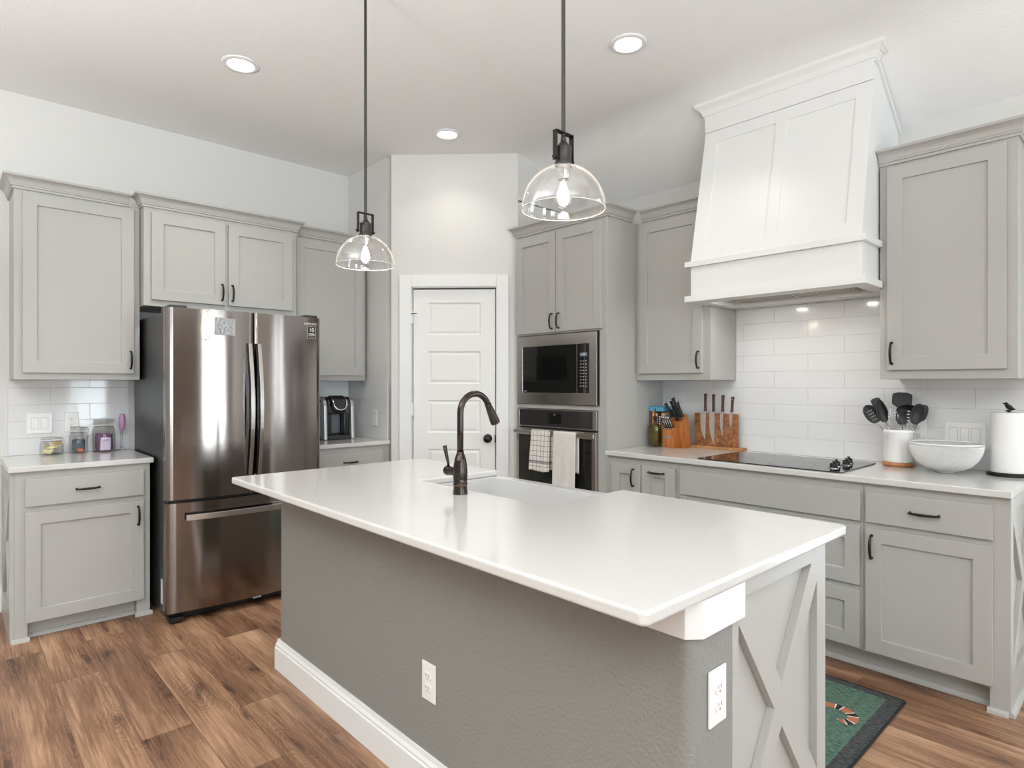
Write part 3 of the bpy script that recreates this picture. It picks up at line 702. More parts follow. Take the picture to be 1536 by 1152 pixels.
# cabinet box, end panel, doors on the working side
m = MB(); m.box(1.327, 1.885, 0.7065, SY0 - 0.02, 0.1, 0.8838).box(1.327, 1.885, SY1 + 0.02, WFAR, 0.1, 0.8838).box(1.327, 1.885, SY0 - 0.02, SY1 + 0.02, 0.1, 0.62)
m.box(1.327, 1.82, 0.74, WFAR, 0, 0.1).box(1.327, 1.5, SY0 - 0.02, SY1 + 0.02, 0.62, 0.8838)
m.build('carcass', M_CAB, r, M=I)
x_panel('end_panel', r, 1.885 - 1.327, 0.8838, 0.021, 0.030, 0.062, 0.044, 0.19, 0.066, I @ T(1.327, 0.706, 0))
for y0, y1 in ((0.73, 1.11), (1.12, 1.49), (2.31, 2.83)):
    d = panel(y1 - y0, 0.74, 0.02, [(0.06, y1 - y0 - 0.06, 0.06, 0.68)]).build('door', M_CAB, r, M=I @ T(1.885, y0, 0.115) @ RZ(PI / 2), weld=2)
# worktop with the sink cut out (notch open to the working side)
def arc_(cx, cy, r_, a0): return [(cx + r_ * math.cos(math.radians(a0 + 90 * k / 6)), cy + r_ * math.sin(math.radians(a0 + 90 * k / 6))) for k in range(7)]
q = 0.018
poly = arc_(IX0 + q, IY0 + q, q, 180) + arc_(IX1 - q, IY0 + q, q, 270) + [(IX1, SY0), (SX0, SY0), (SX0, SY1), (IX1, SY1)] + arc_(IX1 - q, IY1 - q, q, 0) + arc_(IX0 + q, IY1 - q, q, 90)
o = MB().prism(poly, 'z', 0.8845, 0.914).build('worktop', M_QUARTZ, bevel=0.007, seg=3)
tag(o, 'large white quartz island worktop around the sink', 'worktop')
# apron front sink
o = thing('kitchen_sink', 'white apron front sink set into the island worktop', 'sink', (1.75, 1.895, 0.64))
sx0, sx1, sy0, sy1 = 1.535, 2.035, SY0 - 0.016, SY1 + 0.016
m = MB(); t = 0.02
def rr_(x0, x1, y0, y1, r_, n=6):
    out = []
    for cx, cy, a in ((x1 - r_, y1 - r_, 0), (x0 + r_, y1 - r_, 90), (x0 + r_, y0 + r_, 180), (x1 - r_, y0 + r_, 270)):
        for k in range(n + 1):
            b_ = math.radians(a + 90 * k / n); out.append((cx + r_ * math.cos(b_), cy + r_ * math.sin(b_)))
    return out
rings = [rr_(sx0, sx1, sy0, sy1, 0.02), rr_(sx0, sx1, sy0, sy1, 0.02), rr_(sx0 + t, sx1 - 0.055, sy0 + t, sy1 - t, 0.025), rr_(sx0 + t, sx1 - 0.055, sy0 + t, sy1 - t, 0.025), rr_(sx0 + t + 0.02, sx1 - 0.075, sy0 + t + 0.02, sy1 - t - 0.02, 0.03)]
zz = [0.635, 0.884, 0.884, 0.68, 0.66]
n = len(rings[0]); vs = [(x, y, z) for R_, z in zip(rings, zz) for x, y in R_]
fs = [(i * n + k, i * n + (k + 1) % n, (i + 1) * n + (k + 1) % n, (i + 1) * n + k) for i in range(4) for k in range(n)] + [list(range(n))[::-1], list(range(4 * n, 5 * n))]
m.add(vs, fs); m.build('basin', M_SINK, o, bevel=0.004, M=T(-1.75, -1.895, -0.64))
MB().lathe([(0.045, 0.0), (0.045, 0.003), (0.03, 0.004), (0.0, 0.002)], (1.75, 1.895, 0.6605)).build('drain', M_STEEL, o, M=T(-1.75, -1.895, -0.64))
# faucet
fx, fy = 1.472, 1.884
o = thing('kitchen_faucet', 'dark bronze gooseneck pull-down faucet on the island worktop', 'faucet', (fx, fy, 0.9142))
MB().lathe([(0.029, 0), (0.0285, 0.008), (0.0265, 0.03), (0.0265, 0.034), (0.0285, 0.037), (0.0285, 0.041), (0.0265, 0.044), (0.028, 0.06), (0.0285, 0.085), (0.027, 0.11), (0.023, 0.128), (0.0235, 0.131), (0.0235, 0.135), (0.0215, 0.138), (0.018, 0.15), (0.0145, 0.158), (0.0142, 0.166), (0, 0.166)], seg=36).build('body', M_FAUCET, o)
for z_, r_ in ((0.0355, 0.029), (0.133, 0.0239), (0.162, 0.0152)):
    MB().lathe([(r_ - 0.002, -0.0012), (r_, 0), (r_ - 0.002, 0.0012)], (0, 0, z_), 32, cap=False).build('copper_ring', M_COPPER, o)
R_ = 0.074; zc = 0.316
pts = [(0, 0, 0.15), (0, 0, 0.25), (0, 0, zc)] + [(R_ - R_ * math.cos(math.radians(a)), 0, zc + R_ * math.sin(math.radians(a))) for a in range(12, 164, 8)]
MB().tube(pts, 0.0125, 20).build('spout', M_FAUCET, o)
e = Vector(pts[-1]); dirv = (Vector(pts[-1]) - Vector(pts[-2])).normalized()
sp = MB(); q = dirv.to_track_quat('Z', 'Y').to_matrix().to_4x4()
MS = Matrix.Translation(e) @ q
sp.lathe([(0.0125, -0.002), (0.0145, 0.0), (0.0145, 0.004), (0.0135, 0.006), (0.015, 0.02), (0.0185, 0.06), (0.02, 0.078), (0.0195, 0.086), (0.017, 0.09), (0, 0.088)], seg=28, M=MS)
sp.build('spray_head', M_FAUCET, o)
MB().lathe([(0.0125, 0.0015), (0.0152, 0.002), (0.0125, 0.0035)], seg=28, M=MS, cap=False).build('copper_ring', M_COPPER, o)
MB().lathe([(0.019, 0.085), (0.0205, 0.0865), (0.019, 0.088)], seg=28, M=MS, cap=False).build('copper_ring', M_COPPER, o)
h = MB(); h.lathe([(0.017, 0.015), (0.0175, 0.06), (0.0165, 0.064), (0.0185, 0.067), (0.0185, 0.088), (0.013, 0.094), (0, 0.095)], seg=24, M=T(0, 0, 0.083) @ RX(-PI / 2))
lv = h.build('handle_hub', M_FAUCET, o)
h = MB(); h.tube([(0, 0.077, 0.098), (0, 0.079, 0.115), (-0.004, 0.088, 0.155), (-0.006, 0.094, 0.182)], [0.006, 0.0055, 0.0075, 0.0085], 12)
h.build('lever', M_FAUCET, lv)

# ------------------------------------------------------------------ outlets and switches
def outlet(label, M, group='duplex outlets', w=0.074, hgt=0.124):
    o = thing('electrical_outlet', label, 'outlet', M.translation, M.to_euler().z, group)
    panel(w, hgt, 0.006, [], ()).build('cover_plate', M_PLATE, o, bevel=0.0025, M=T(-w / 2, -0.0005, -hgt / 2), weld=2)
    for s in (-1, 1):
        rc_ = MB(); z = s * 0.0195
        pts = [(0.0165 * math.cos(a), z + 0.0145 * max(-0.85, min(0.85, 1.25 * math.sin(a)))) for a in [2 * PI * k / 24 for k in range(24)]]
        rc_.prism(pts, 'y', -0.0105, -0.006)
        rp = rc_.build('receptacle', M_PLATE, o, bevel=0.0008)
        sl = MB(); sl.box(-0.0075, -0.0055, -0.011, -0.0103, z, z + 0.008).box(0.0055, 0.0075, -0.011, -0.0103, z, z + 0.007)
        sl.lathe([(0.0026, 0), (0.0026, 0.0005)], seg=10, M=T(0, -0.0104, z - 0.0065) @ RX(PI / 2)); sl.build('slots', M_SLOT, rp)
    return o
FX = lambda x, y, z: T(x, y, z) @ RZ(-PI / 2)       # faces -X
outlet('white duplex outlet on the long dark side of the island', FX(WX, 1.636, 0.376))
outlet('white duplex outlet on the island end beside the X brace', T(1.2515, WEND, 0.654))
outlet('white duplex outlet in the tile above the clip jars', T(0.5755, YW - 0.008, 1.103))
outlet('white duplex outlet behind the utensil crock', FX(XW - 0.008, 0.903, 1.092))
def switch(label, M, n, w):
    o = thing('light_switch', label, 'switch', M.translation, M.to_euler().z, 'rocker switches')
    hgt = 0.126
    panel(w, hgt, 0.006, [], ()).build('cover_plate', M_PLATE, o, bevel=0.0025, M=T(-w / 2, -0.0005, -hgt / 2), weld=2)
    for k in range(n):
        x = (k - (n - 1) / 2) * 0.046
        MB().prism([(-0.0062, -0.034), (-0.0062, 0.034), (-0.0072, 0.034), (-0.0095, 0.0), (-0.0080, -0.034)], 'x', x - 0.0165, x + 0.0165).build('rocker', M_PLATE, o, bevel=0.0008)
        MB().box(x - 0.0185, x + 0.0185, -0.0066, -0.006, -0.036, 0.036).build('rocker_gap', mat('gap_grey', rgb(190, 188, 184), 0.6) if 'gap_grey' not in bpy.data.materials else bpy.data.materials['gap_grey'], o)
    return o
switch('white double rocker switch left of the clip jars', T(0.417, YW - 0.008, 1.102), 2, 0.126)
switch('white triple rocker switch in the tile above the white bowl', FX(XW - 0.008, 0.703, 1.086), 3, 0.171)
switch('white single rocker switch beside the coffee maker', T(PX - 0.008, 4.245, 1.075) @ RZ(-PI / 2), 1, 0.075)
# ------------------------------------------------------------------ refrigerator
FC = (1.350, 4.2); FM = T(-FC[0], -FC[1], 0)
r = thing('refrigerator', 'dark stainless french door refrigerator with bottom freezer', 'refrigerator', (FC[0], FC[1], 0))
m = MB(); m.box(0.905, 1.795, 3.862, 4.62, 0.03, 1.752)
m.build('body', M_FSIDE, r, bevel=0.006, M=FM)
def fy_(x): return 3.792 - 0.036 * (1 - ((x - 1.35) / 0.455) ** 2)
def door_poly(x0, x1, rl, rr):
    pts = [(x0, 3.855)]
    n = 24
    if rl: pts += [(x0, fy_(x0) + rl), (x0 + rl * 0.3, fy_(x0) + rl * 0.3)]; a = x0 + rl
    else: pts += [(x0, fy_(x0) + 0.004)]; a = x0 + 0.004
    b_ = x1 - (rr if rr else 0.004)
    for k in range(n + 1):
        x = a + (b_ - a) * k / n; pts.append((x, fy_(x)))
    if rr: pts += [(x1 - rr * 0.3, fy_(x1) + rr * 0.3), (x1, fy_(x1) + rr)]
    else: pts += [(x1, fy_(x1) + 0.004)]
    pts.append((x1, 3.855))
    return pts
def fdoor(name, x0, x1, z0, z1, rl, rr):
    m = MB(); pl = door_poly(x0, x1, rl, rr); m.prism(pl, 'z', z0, z1)
    for k, f in enumerate(m.f): m.sm[k] = len(f) == 4
    o = m.build(name, M_FRIDGE, r, M=FM)
    md = o.modifiers.new('edge', 'EDGE_SPLIT'); md.split_angle = math.radians(50)
    return o
dl = fdoor('door', 0.897, 1.3555, 0.690, 1.772, 0.016, 0)
dr_ = fdoor('door', 1.3625, 1.803, 0.690, 1.772, 0, 0.016)
df = fdoor('freezer_drawer', 0.897, 1.803, 0.058, 0.672, 0.016, 0.016)
MB().box(0.905, 1.795, 3.80, 3.862, 0.672, 0.690).box(1.3555, 1.3625, 3.80, 3.862, 0.69, 1.76).build('gasket', M_BLK, r, M=FM)
def arc_bar(M, L, w, out0, out1, thick, back, parent, nm, wide=0.0):
    """bar along local x (0..L), standing out along -y; steel face with black body"""
    n = 20; m = MB(); mb = MB(); A = []; B = []; Cc = []
    for k in range(n + 1):
        s = k / n; d = out0 + (out1 - out0) * math.sin(PI * s) ** 0.9
        A.append((s * L, -d)); B.append((s * L, -d + thick)); Cc.append((s * L, min(-d + thick + back, -0.001)))
    m.prism(A + B[::-1], 'z', -w / 2, w / 2, M); mb.prism(B + Cc[::-1], 'z', -w / 2 + 0.0005, w / 2 - 0.0005 + wide, M)
    h = m.build(nm, M_SS, parent, bevel=0.0015); mb.build('handle_body', M_BLKG, h); return h
for px_, pr_ in ((1.334, dl), (1.388, dr_)):
    arc_bar(FM @ T(px_, 3.757, 0.800) @ RY(-PI / 2), 0.785, 0.022, 0.018, 0.066, 0.006, 0.046, pr_, 'handle', 0.012)
arc_bar(FM @ T(0.985, 3.764, 0.592), 0.73, 0.032, 0.028, 0.062, 0.007, 0.03, df, 'handle')
for x in (0.96, 1.74):
    MB().box(x - 0.045, x + 0.045, 3.80, 3.99, 1.752, 1.788).box(x - 0.03, x + 0.03, 3.79, 3.81, 1.772, 1.782).build('hinge_cover', M_FSIDE, r, bevel=0.004, M=FM)
m = MB(); m.box(0.915, 1.785, 3.83, 3.87, 0.012, 0.058); m.build('kick_grille', M_BLK, r, M=FM)
for x in (0.945, 1.755):
    MB().box(x - 0.035, x + 0.04, 3.775, 3.86, 0.012, 0.035).lathe([(0.017, 0), (0.017, 0.012)], (x, 3.80, 0), 16).build('levelling_foot', M_BLK, r, bevel=0.002, M=FM)
    MB().lathe([(0.02, 0), (0.02, 0.03)], (x, 4.55, 0), 16).build('levelling_foot', M_BLK, r, M=FM)
MB().box(0.9042, 0.905, 3.905, 3.945, 0.085, 0.225).build('side_label', M_PLATE, r, M=FM)
MB().box(1.38, 1.43, 3.826, 3.83, 0.025, 0.05).build('grille_tag', M_PLATE, r, M=FM)
def on_door(x, z): return FM @ T(x, fy_(x) - 0.0004, z) @ RZ(math.atan(0.072 * (x - 1.35) / 0.207)) @ FACE_Y
M_LOGO = mat('light_lettering', rgb(225, 222, 218), 0.4)
text('brand_lettering', 'SAMSUNG', 0.0195, M_LOGO, dr_, on_door(1.728, 1.729))
MS_ = FM @ T(1.735, fy_(1.735) - 0.0002, 0) @ RZ(math.atan(0.072 * 0.385 / 0.207))
st = MB().box(-0.029, 0.029, -0.0006, 0.0004, 1.636, 1.714).build('warranty_sticker', M_BLK, dr_, M=MS_)
tx = MB(); e_ = -0.0012
for a_ in ((-0.029, 0.029, 1.7125, 1.714), (-0.029, 0.029, 1.636, 1.6375), (-0.029, -0.0275, 1.636, 1.714), (0.0275, 0.029, 1.636, 1.714), (-0.02, 0.02, 1.663, 1.668), (-0.024, 0.024, 1.655, 1.6575), (-0.017, 0.017, 1.645, 1.6475)):
    tx.box(a_[0], a_[1], e_, -0.0006, a_[2], a_[3], MS_)
tx.build('sticker_print', M_LOGO, st)
text('sticker_number', '10', 0.038, M_LOGO, st, MS_ @ T(0, -0.001, 1.690) @ FACE_Y)
# magnets on the left door
mm = mat('silver_foil_print', rgb(150, 150, 150), 0.3, 0.7, bump=(60, 0.9, 0.008))
o = MB().box(-0.056, 0.056, -0.004, -0.0004, -0.05, 0.05).build('picture_magnet', mm, None, bevel=0.001)
tag(o, 'silver rectangular picture magnet high on the left refrigerator door', 'magnet')
o.matrix_world = T(1.196, fy_(1.196) - 0.001, 1.677) @ RZ(math.atan(0.072 * (1.196 - 1.35) / 0.207)) @ RY(math.radians(2))
o = MB().lathe([(0.0085, 0.0005), (0.0135, 0.0005), (0.0135, 0.004), (0.0085, 0.004)], seg=28, M=RX(PI / 2)).build('ring_magnet', M_STEEL, None)
tag(o, 'small round ring magnet below the picture magnet', 'magnet')
o.matrix_world = T(1.098, fy_(1.098) - 0.0005, 1.606) @ RZ(math.atan(0.072 * (1.098 - 1.35) / 0.207))

# ------------------------------------------------------------------ microwave and wall oven (front faces -X)
OV = (3.137, 3.325)
r = thing('microwave', 'built-in stainless microwave with black glass above the oven', 'microwave', (OV[0], OV[1], 0), -PI / 2)
MB().box(0.03, 0.77, 0.021, 0.5, 1.2, 1.69).build('body', M_BLK, r)
panel(0.760, 0.489, 0.026, [(0.060, 0.697, 0.08, 0.413)], ((0.0, 0.006),)).build('trim_frame', M_SS, r, bevel=0.0015, M=T(0.018, 0.006, 1.1985), weld=2)
MB().box(0.7781, 0.784, -0.016, 0.005, 1.205, 1.26).box(0.7781, 0.784, -0.016, 0.005, 1.63, 1.686).box(0.7781, 0.781, -0.016, 0.005, 1.26, 1.63).build('side_trim', M_BLK, r)
gl = MB().box(0.0790, 0.601, -0.0165, -0.0135, 1.2795, 1.611).build('door_glass', M_BGLASS, r)
MB().box(0.219, 0.512, -0.0172, -0.0165, 1.372, 1.541).build('window_screen', mat('dark_mesh_glass', rgb(14, 15, 14), 0.15), gl)
cp = MB().box(0.607, 0.7145, -0.0165, -0.0135, 1.2795, 1.611).build('control_panel', M_BGLASS, r)
MB().box(0.601, 0.607, -0.0172, -0.0135, 1.2795, 1.611).build('divider_strip', M_STEEL, r)
M_KEY = mat('grey_key_print', rgb(150, 152, 155), 0.5)
k_ = MB()
for i in range(9):
    for j in range(3):
        k_.box(0.633 + j * 0.022, 0.645 + j * 0.022, -0.0171, -0.0165, 1.325 + i * 0.021, 1.331 + i * 0.021)
k_.build('keypad', M_KEY, cp)
MB().box(0.632, 0.695, -0.0172, -0.0165, 1.528, 1.552).build('display', mat('lcd_display', rgb(60, 66, 70), 0.3, emit=((0.7, 0.85, 1, 1), 0.12)), cp)
text('clock_digits', '1:02', 0.02, M_LOGO, cp, T(0.664, -0.0176, 1.540) @ FACE_Y)
MB().box(0.09, 0.12, -0.0172, -0.0165, 1.287, 1.293).build('logo_mark', M_KEY, gl)

r = thing('built_in_oven', 'built-in stainless wall oven with black glass door and bar handle', 'oven', (OV[0], OV[1], 0), -PI / 2)
MB().box(0.03, 0.77, 0.004, 0.55, 0.458, 1.162).build('body', M_BLK, r)
pn = panel(0.752, 0.128, 0.022, [(0.024, 0.722, 0.006, 0.122)], ((0.0, 0.003),)).build('control_panel', M_SS, r, bevel=0.001, M=T(0.02, 0.003, 1.034), weld=2)
MB().box(0.0445, 0.7415, -0.018, -0.016, 1.0405, 1.1555).build('panel_glass', mat('smoked_glass', rgb(52, 50, 49), 0.08), pn)
MB().box(0.345, 0.460, -0.0186, -0.018, 1.062, 1.135).build('display', M_BGLASS, pn)
MB().box(0.392, 0.408, -0.0192, -0.0186, 1.122, 1.129).build('display_icon', M_KEY, pn)
od = panel(0.752, 0.558, 0.03, [(0.024, 0.722, 0.05, 0.51)], ((0.0, 0.003),)).build('door', M_SS, r, bevel=0.0015, M=T(0.02, 0.003, 0.464), weld=2)
MB().box(0.0445, 0.7415, -0.026, -0.024, 0.5145, 0.9735).build('door_glass', M_BGLASS, od)
hb = MB().box(0.028, 0.785, -0.066, -0.054, 0.985, 1.012).build('handle', M_SS, od, bevel=0.003)
MB().box(0.05, 0.075, -0.054, -0.027, 0.988, 1.009).box(0.735, 0.762, -0.054, -0.027, 0.988, 1.009).build('handle_standoff', M_STEEL, hb)

# towels over the oven handle
def towel(x0, x1, zf, zb, mt, label, ph, flare=0.0):
    o = thing('dish_towel', label, 'towel', (OV[0], OV[1], 0), -PI / 2, 'towels on the oven handle')
    nx = 26; m = MB(); rows = []
    zt = 1.0165
    path = []
    nf = 26
    for k in range(nf + 1): path.append((-0.070, zf + (zt - 0.008 - zf) * k / nf, 1 - k / nf, 1))
    path += [(-0.0685, zt - 0.002, 0, 0), (-0.064, zt, 0, 0), (-0.056, zt, 0, 0), (-0.0515, zt - 0.002, 0, 0)]
    for k in range(16): path.append((-0.0495, zt - 0.008 - (zt - 0.008 - zb) * (k + 1) / 16, (k + 1) / 16, -1))
    vs = []
    for y, z, s, side in path:
        for i in range(nx + 1):
            u = i / nx
            xw = x0 + (x1 - x0) * u
            if side == 1: xw -= flare * s * (1 - u) * 1.0; 
            if side == -1: xw += 0.012
            f = math.sin(u * 9.5 + ph) * 0.5 + math.sin(u * 17 + ph * 2.1) * 0.3
            if side == 1: dy = -0.006 * s - 0.012 * s * (0.5 + 0.5 * f)
            elif side == -1: dy = 0.003 * s * f
            else: dy = 0
            dz = 0.004 * math.sin(u * 7 + ph) * s
            vs.append((xw, y + dy, z + dz))
    n = nx + 1
    fs = [(a * n + i, a * n + i + 1, (a + 1) * n + i + 1, (a + 1) * n + i) for a in range(len(path) - 1) for i in range(nx)]
    m.add(vs, fs, True)
    m.build('cloth', mt, o, solid=0.003)
    return o
def check_cloth():
    m, t, p = nt('windowpane_check_cloth'); L = t.links; N = t.nodes.new
    tc = N('ShaderNodeTexCoord'); sp = N('ShaderNodeSeparateXYZ'); L.new(tc.outputs['Object'], sp.inputs[0])
    def line(src, per, off, wd):
        a = N('ShaderNodeMath'); a.operation = 'ADD'; a.inputs[1].default_value = off; L.new(src, a.inputs[0])
        b = N('ShaderNodeMath'); b.operation = 'MODULO'; b.inputs[1].default_value = per; L.new(a.outputs[0], b.inputs[0])
        c = N('ShaderNodeMath'); c.operation = 'LESS_THAN'; c.inputs[1].default_value = wd; L.new(b.outputs[0], c.inputs[0]); return c.outputs[0]
    l1 = line(sp.outputs['X'], 0.036, 5.012, 0.0032); l2 = line(sp.outputs['Z'], 0.036, 5.0, 0.0032)
    mx = N('ShaderNodeMath'); mx.operation = 'MAXIMUM'; L.new(l1, mx.inputs[0]); L.new(l2, mx.inputs[1])
    bd = N('ShaderNodeMath'); bd.operation = 'COMPARE'; bd.inputs[1].default_value = 0.792; bd.inputs[2].default_value = 0.011; L.new(sp.outputs['Z'], bd.inputs[0])
    m2 = N('ShaderNodeMath'); m2.operation = 'MAXIMUM'; L.new(mx.outputs[0], m2.inputs[0])
    hb_ = N('ShaderNodeMath'); hb_.operation = 'MULTIPLY'; hb_.inputs[1].default_value = 0.7; L.new(bd.outputs[0], hb_.inputs[0]); L.new(hb_.outputs[0], m2.inputs[1])
    c = N('ShaderNodeMixRGB'); c.inputs[1].default_value = rgb(226, 220, 213); c.inputs[2].default_value = rgb(112, 106, 104)
    L.new(m2.outputs[0], c.inputs[0]); L.new(c.outputs[0], p.inputs['Base Color']); p.inputs['Roughness'].default_value = 0.95
    return m
towel(0.222, 0.402, 0.728, 0.74, check_cloth(), 'white dish towel with dark windowpane check on the oven handle', 0.6, 0.014)
towel(0.436, 0.640, 0.600, 0.742, mat('waffle_cloth', rgb(222, 218, 212), 0.95, bump=(160, 0.7, 0.005)), 'long plain off-white textured towel on the oven handle', 2.2, 0.0)

# ------------------------------------------------------------------ range hood
HY0, HY1 = 0.999, 1.911; HXB = 3.205; HXF = 3.375
zc_at = lambda x: ZC - SLOPE * max(0, x - XCREASE)
r = thing('range_hood', 'large white tapered wooden range hood with crown above the cooktop', 'range hood', (3.5, 1.455, 1.82))
HM = T(-3.5, -1.455, -1.82)
zf0 = 2.852; zb0 = 2.057
fx_at = lambda z: HXB + (HXF - HXB) * min(1, max(0, (z - zb0) / (zf0 - zb0)))
e_ = 0.0015
m = MB(); m.prism([(HXB + 0.008, zb0), (HXF + 0.008, zf0), (HXF + 0.008, zc_at(HXF + 0.008) - e_), (XW - 0.001, ZR - e_), (XW - 0.001, zb0)], 'y', HY0, HY1)
m.build('canopy', M_WHITE, r, M=HM)
# side edge strips along the sloping ceiling
for y0, y1 in ((HY0 - 0.012, HY0), (HY1, HY1 + 0.006)):
    m = MB(); xa = HXF + 0.01
    m.prism([(xa, zc_at(xa) - e_), (XW - 0.001, ZR - e_), (XW - 0.001, ZR - 0.035), (xa, zc_at(xa) - 0.035)], 'y', y0, y1)
    m.build('scribe_moulding', M_WHITE, r, M=HM)
# framed front panel on the slope
ln = math.hypot(HXF - HXB, zf0 - zb0); tilt = math.atan2(HXF - HXB, zf0 - zb0)
Wd = HY1 - HY0
panel(Wd, ln, 0.012, [(0.085, 0.435, 0.07, ln - 0.075), (0.495, Wd - 0.075, 0.07, ln - 0.075)], ((0.0, 0.007),)).build('front_panel', M_WHITE, r, bevel=0.001,
      M=HM @ T(HXB + 0.0085, HY1, zb0) @ RZ(-PI / 2) @ RX(-tilt) , weld=2)
m = MB(); m.box(HXF - 0.006, HXF + 0.008, HY0 - 0.002, HY1 + 0.002, zf0 + 0.004, 2.958); m.build('frieze', M_WHITE, r, bevel=0.001, M=HM)
# crown against the ceiling
HC = [(0.0, 2.945), (0.006, 2.945), (0.006, 2.956), (0.011, 2.960), (0.013, 2.972), (0.021, 2.990), (0.032, 3.004), (0.038, 3.010), (0.041, 3.014), (0.041, 3.038), (0.0, 3.016)]
m = MB(); cols = []; bx = HXF - 0.001
for o_, z in HC:
    yo = o_ * 1.35
    cols.append([(HXF + 0.045, HY1 + yo, min(z, zc_at(HXF + 0.045) - e_)), (bx - o_, HY1 + yo, z), (bx - o_, HY0 - yo, z), (HXF + 0.045, HY0 - yo, min(z, zc_at(HXF + 0.045) - e_))])
vs = [p for c_ in cols for p in c_]; n = len(cols)
fs = [(i * 4 + q, i * 4 + q + 1, ((i + 1) % n) * 4 + q + 1, ((i + 1) % n) * 4 + q) for i in range(n) for q in range(3)] + [[i * 4 for i in range(n)], [i * 4 + 3 for i in range(n)][::-1]]
m.add(vs, fs); m.build('crown_moulding', M_WHITE, r, M=HM, weld=1)
def band(name, z0, z1, xo, yo, hole=None):
    m = MB(); xf = HXB - xo
    y0, y1 = HY0 - yo, HY1 + yo + 0.012
    if hole is None:
        m.prism([(xf, y0), (3.4425, y0), (3.4425, HY0 - 0.005), (XW - 0.001, HY0 - 0.005), (XW - 0.001, HY1 + 0.005), (3.4425, HY1 + 0.005), (3.4425, y1), (xf, y1)], 'z', z0, z1)
    else:
        a0, a1, b0, b1 = hole
        m.box(xf, a0, y0, y1, z0, z1).box(a0, 3.4425, y0, b0, z0, z1).box(a0, 3.4425, b1, y1, z0, z1).box(3.4425, a1, HY0 - 0.005, b0, z0, z1).box(3.4425, a1, b1, HY1 + 0.005, z0, z1).box(a1, XW - 0.009, HY0 - 0.005, HY1 + 0.005, z0, z1)
    return m.build(name, M_WHITE, r, bevel=0.0015 if hole is None else 0, M=HM)
band('upper_ledge', 2.026, 2.058, 0.017, 0.021)
IN = (3.31, 3.63, 1.055, 1.855)
m = MB(); m.box(HXB, XW - 0.001, HY0, HY1, 1.8565, 2.026); m.build('apron', M_WHITE, r, M=HM)
band('lower_ledge', 1.823, 1.857, 0.017, 0.021, IN)
fr = MB(); fr.box(IN[0], IN[1], IN[2], IN[3], 1.847, 1.856); ins = fr.build('vent_insert', M_SS, r, M=HM)
for k in range(2):
    y0 = 1.12 + k * 0.34
    f_ = MB().box(3.40, 3.60, y0, y0 + 0.33, 1.840, 1.847)
    for q in range(16): f_.box(3.405, 3.595, y0 + 0.008 + q * 0.02, y0 + 0.012 + q * 0.02, 1.837, 1.840)
    f_.build('filter', M_STEEL, ins, M=HM)
for y in (1.245, 1.665):
    MB().lathe([(0.034, 0), (0.034, 0.004)], (3.355, y, 1.8425), 24).build('hood_light', M_HLED, ins, M=HM)
    area('hood_lamp', (3.355, y, 1.838), (0, 0, 0), 0.05, 0.05, 1.1, (1, 0.97, 0.93))

# ------------------------------------------------------------------ pendants and ceiling lights
def pendant(y, label):
    o = thing('pendant_light', label, 'pendant light', (1.33, y, 1.856), 0, 'glass pendants over the island')
    o.scale = (0.9, 0.9, 0.9)
    H_ = (ZC - 1.856) / 0.9
    MB().lathe([(0.0065, 0.2), (0.0065, H_ - 0.02)], seg=14).build('rod', M_PENDM, o)
    MB().lathe([(0.012, H_ - 0.035), (0.02, H_ - 0.028), (0.06, H_ - 0.02), (0.062, H_ - 0.001)], seg=32).build('canopy', M_PENDM, o)
    m = MB(); t = 0.003
    m.box(-0.041, 0.041, -0.009, 0.009, 0.247, 0.251).box(-0.041, -0.037, -0.009, 0.009, 0.155, 0.251).box(0.037, 0.041, -0.009, 0.009, 0.155, 0.251)
    for sx in (-1, 1): m.lathe([(0.006, 0), (0.0065, 0.006), (0.004, 0.009), (0.0, 0.009)], seg=12, M=T(sx * 0.041, 0, 0.163) @ RY(sx * PI / 2))
    for sx in (-1, 1): m.tube([(sx * 0.026, 0, 0.163), (sx * 0.038, 0, 0.163)], 0.0025, 8)
    m.build('yoke', M_BLACKM, o)
    MB().lathe([(0.029, 0.142), (0.0305, 0.146), (0.0285, 0.152), (0.0265, 0.155), (0.0265, 0.196), (0.0275, 0.198), (0.0275, 0.201), (0.022, 0.206), (0.0115, 0.219), (0.0085, 0.224), (0.0095, 0.229), (0.0085, 0.234), (0.0065, 0.24), (0, 0.24)], seg=32).build('socket', M_PENDM, o)
    MB().lathe([(0.017, 0.098), (0.0175, 0.104), (0.021, 0.114), (0.022, 0.142)], seg=24, cap=False).build('lamp_holder', M_CHROME, o)
    prof = []
    R = 0.136
    for k in range(25):
        a = k / 24 * math.radians(78); prof.append((R * math.cos(a), R * 1.045 * math.sin(a)))
    d = MB(); d.lathe(prof, seg=64, cap=False); d.build('glass_shade', M_DOME, o, solid=0.003)
    MB().tube([((R) * math.cos(2 * PI * k / 64), R * math.sin(2 * PI * k / 64), 0) for k in range(64)], 0.0015, 8, closed=True, up=(0, 0, 1)).build('shade_rim', mat('polished_glass_edge', rgb(235, 238, 238), 0.15) if 'polished_glass_edge' not in bpy.data.materials else bpy.data.materials['polished_glass_edge'], o)
    b = MB().lathe([(0.0, 0.004), (0.012, 0.006), (0.022, 0.012), (0.0295, 0.022), (0.0325, 0.036), (0.031, 0.05), (0.026, 0.064), (0.0195, 0.08), (0.0165, 0.098)], seg=32, cap=False).build('bulb', M_GLASS, o)
    MB().lathe([(0.0, 0.011), (0.012, 0.017), (0.0195, 0.032), (0.019, 0.05), (0.013, 0.068), (0.008, 0.085), (0.0, 0.097)], seg=24).build('filament_glow', M_BULB, b)
    return o
pendant(2.367, 'glass dome pendant light farther along the island, before the wall cabinets')
pendant(1.212, 'nearer glass dome pendant light over the island, before the oven cabinet')
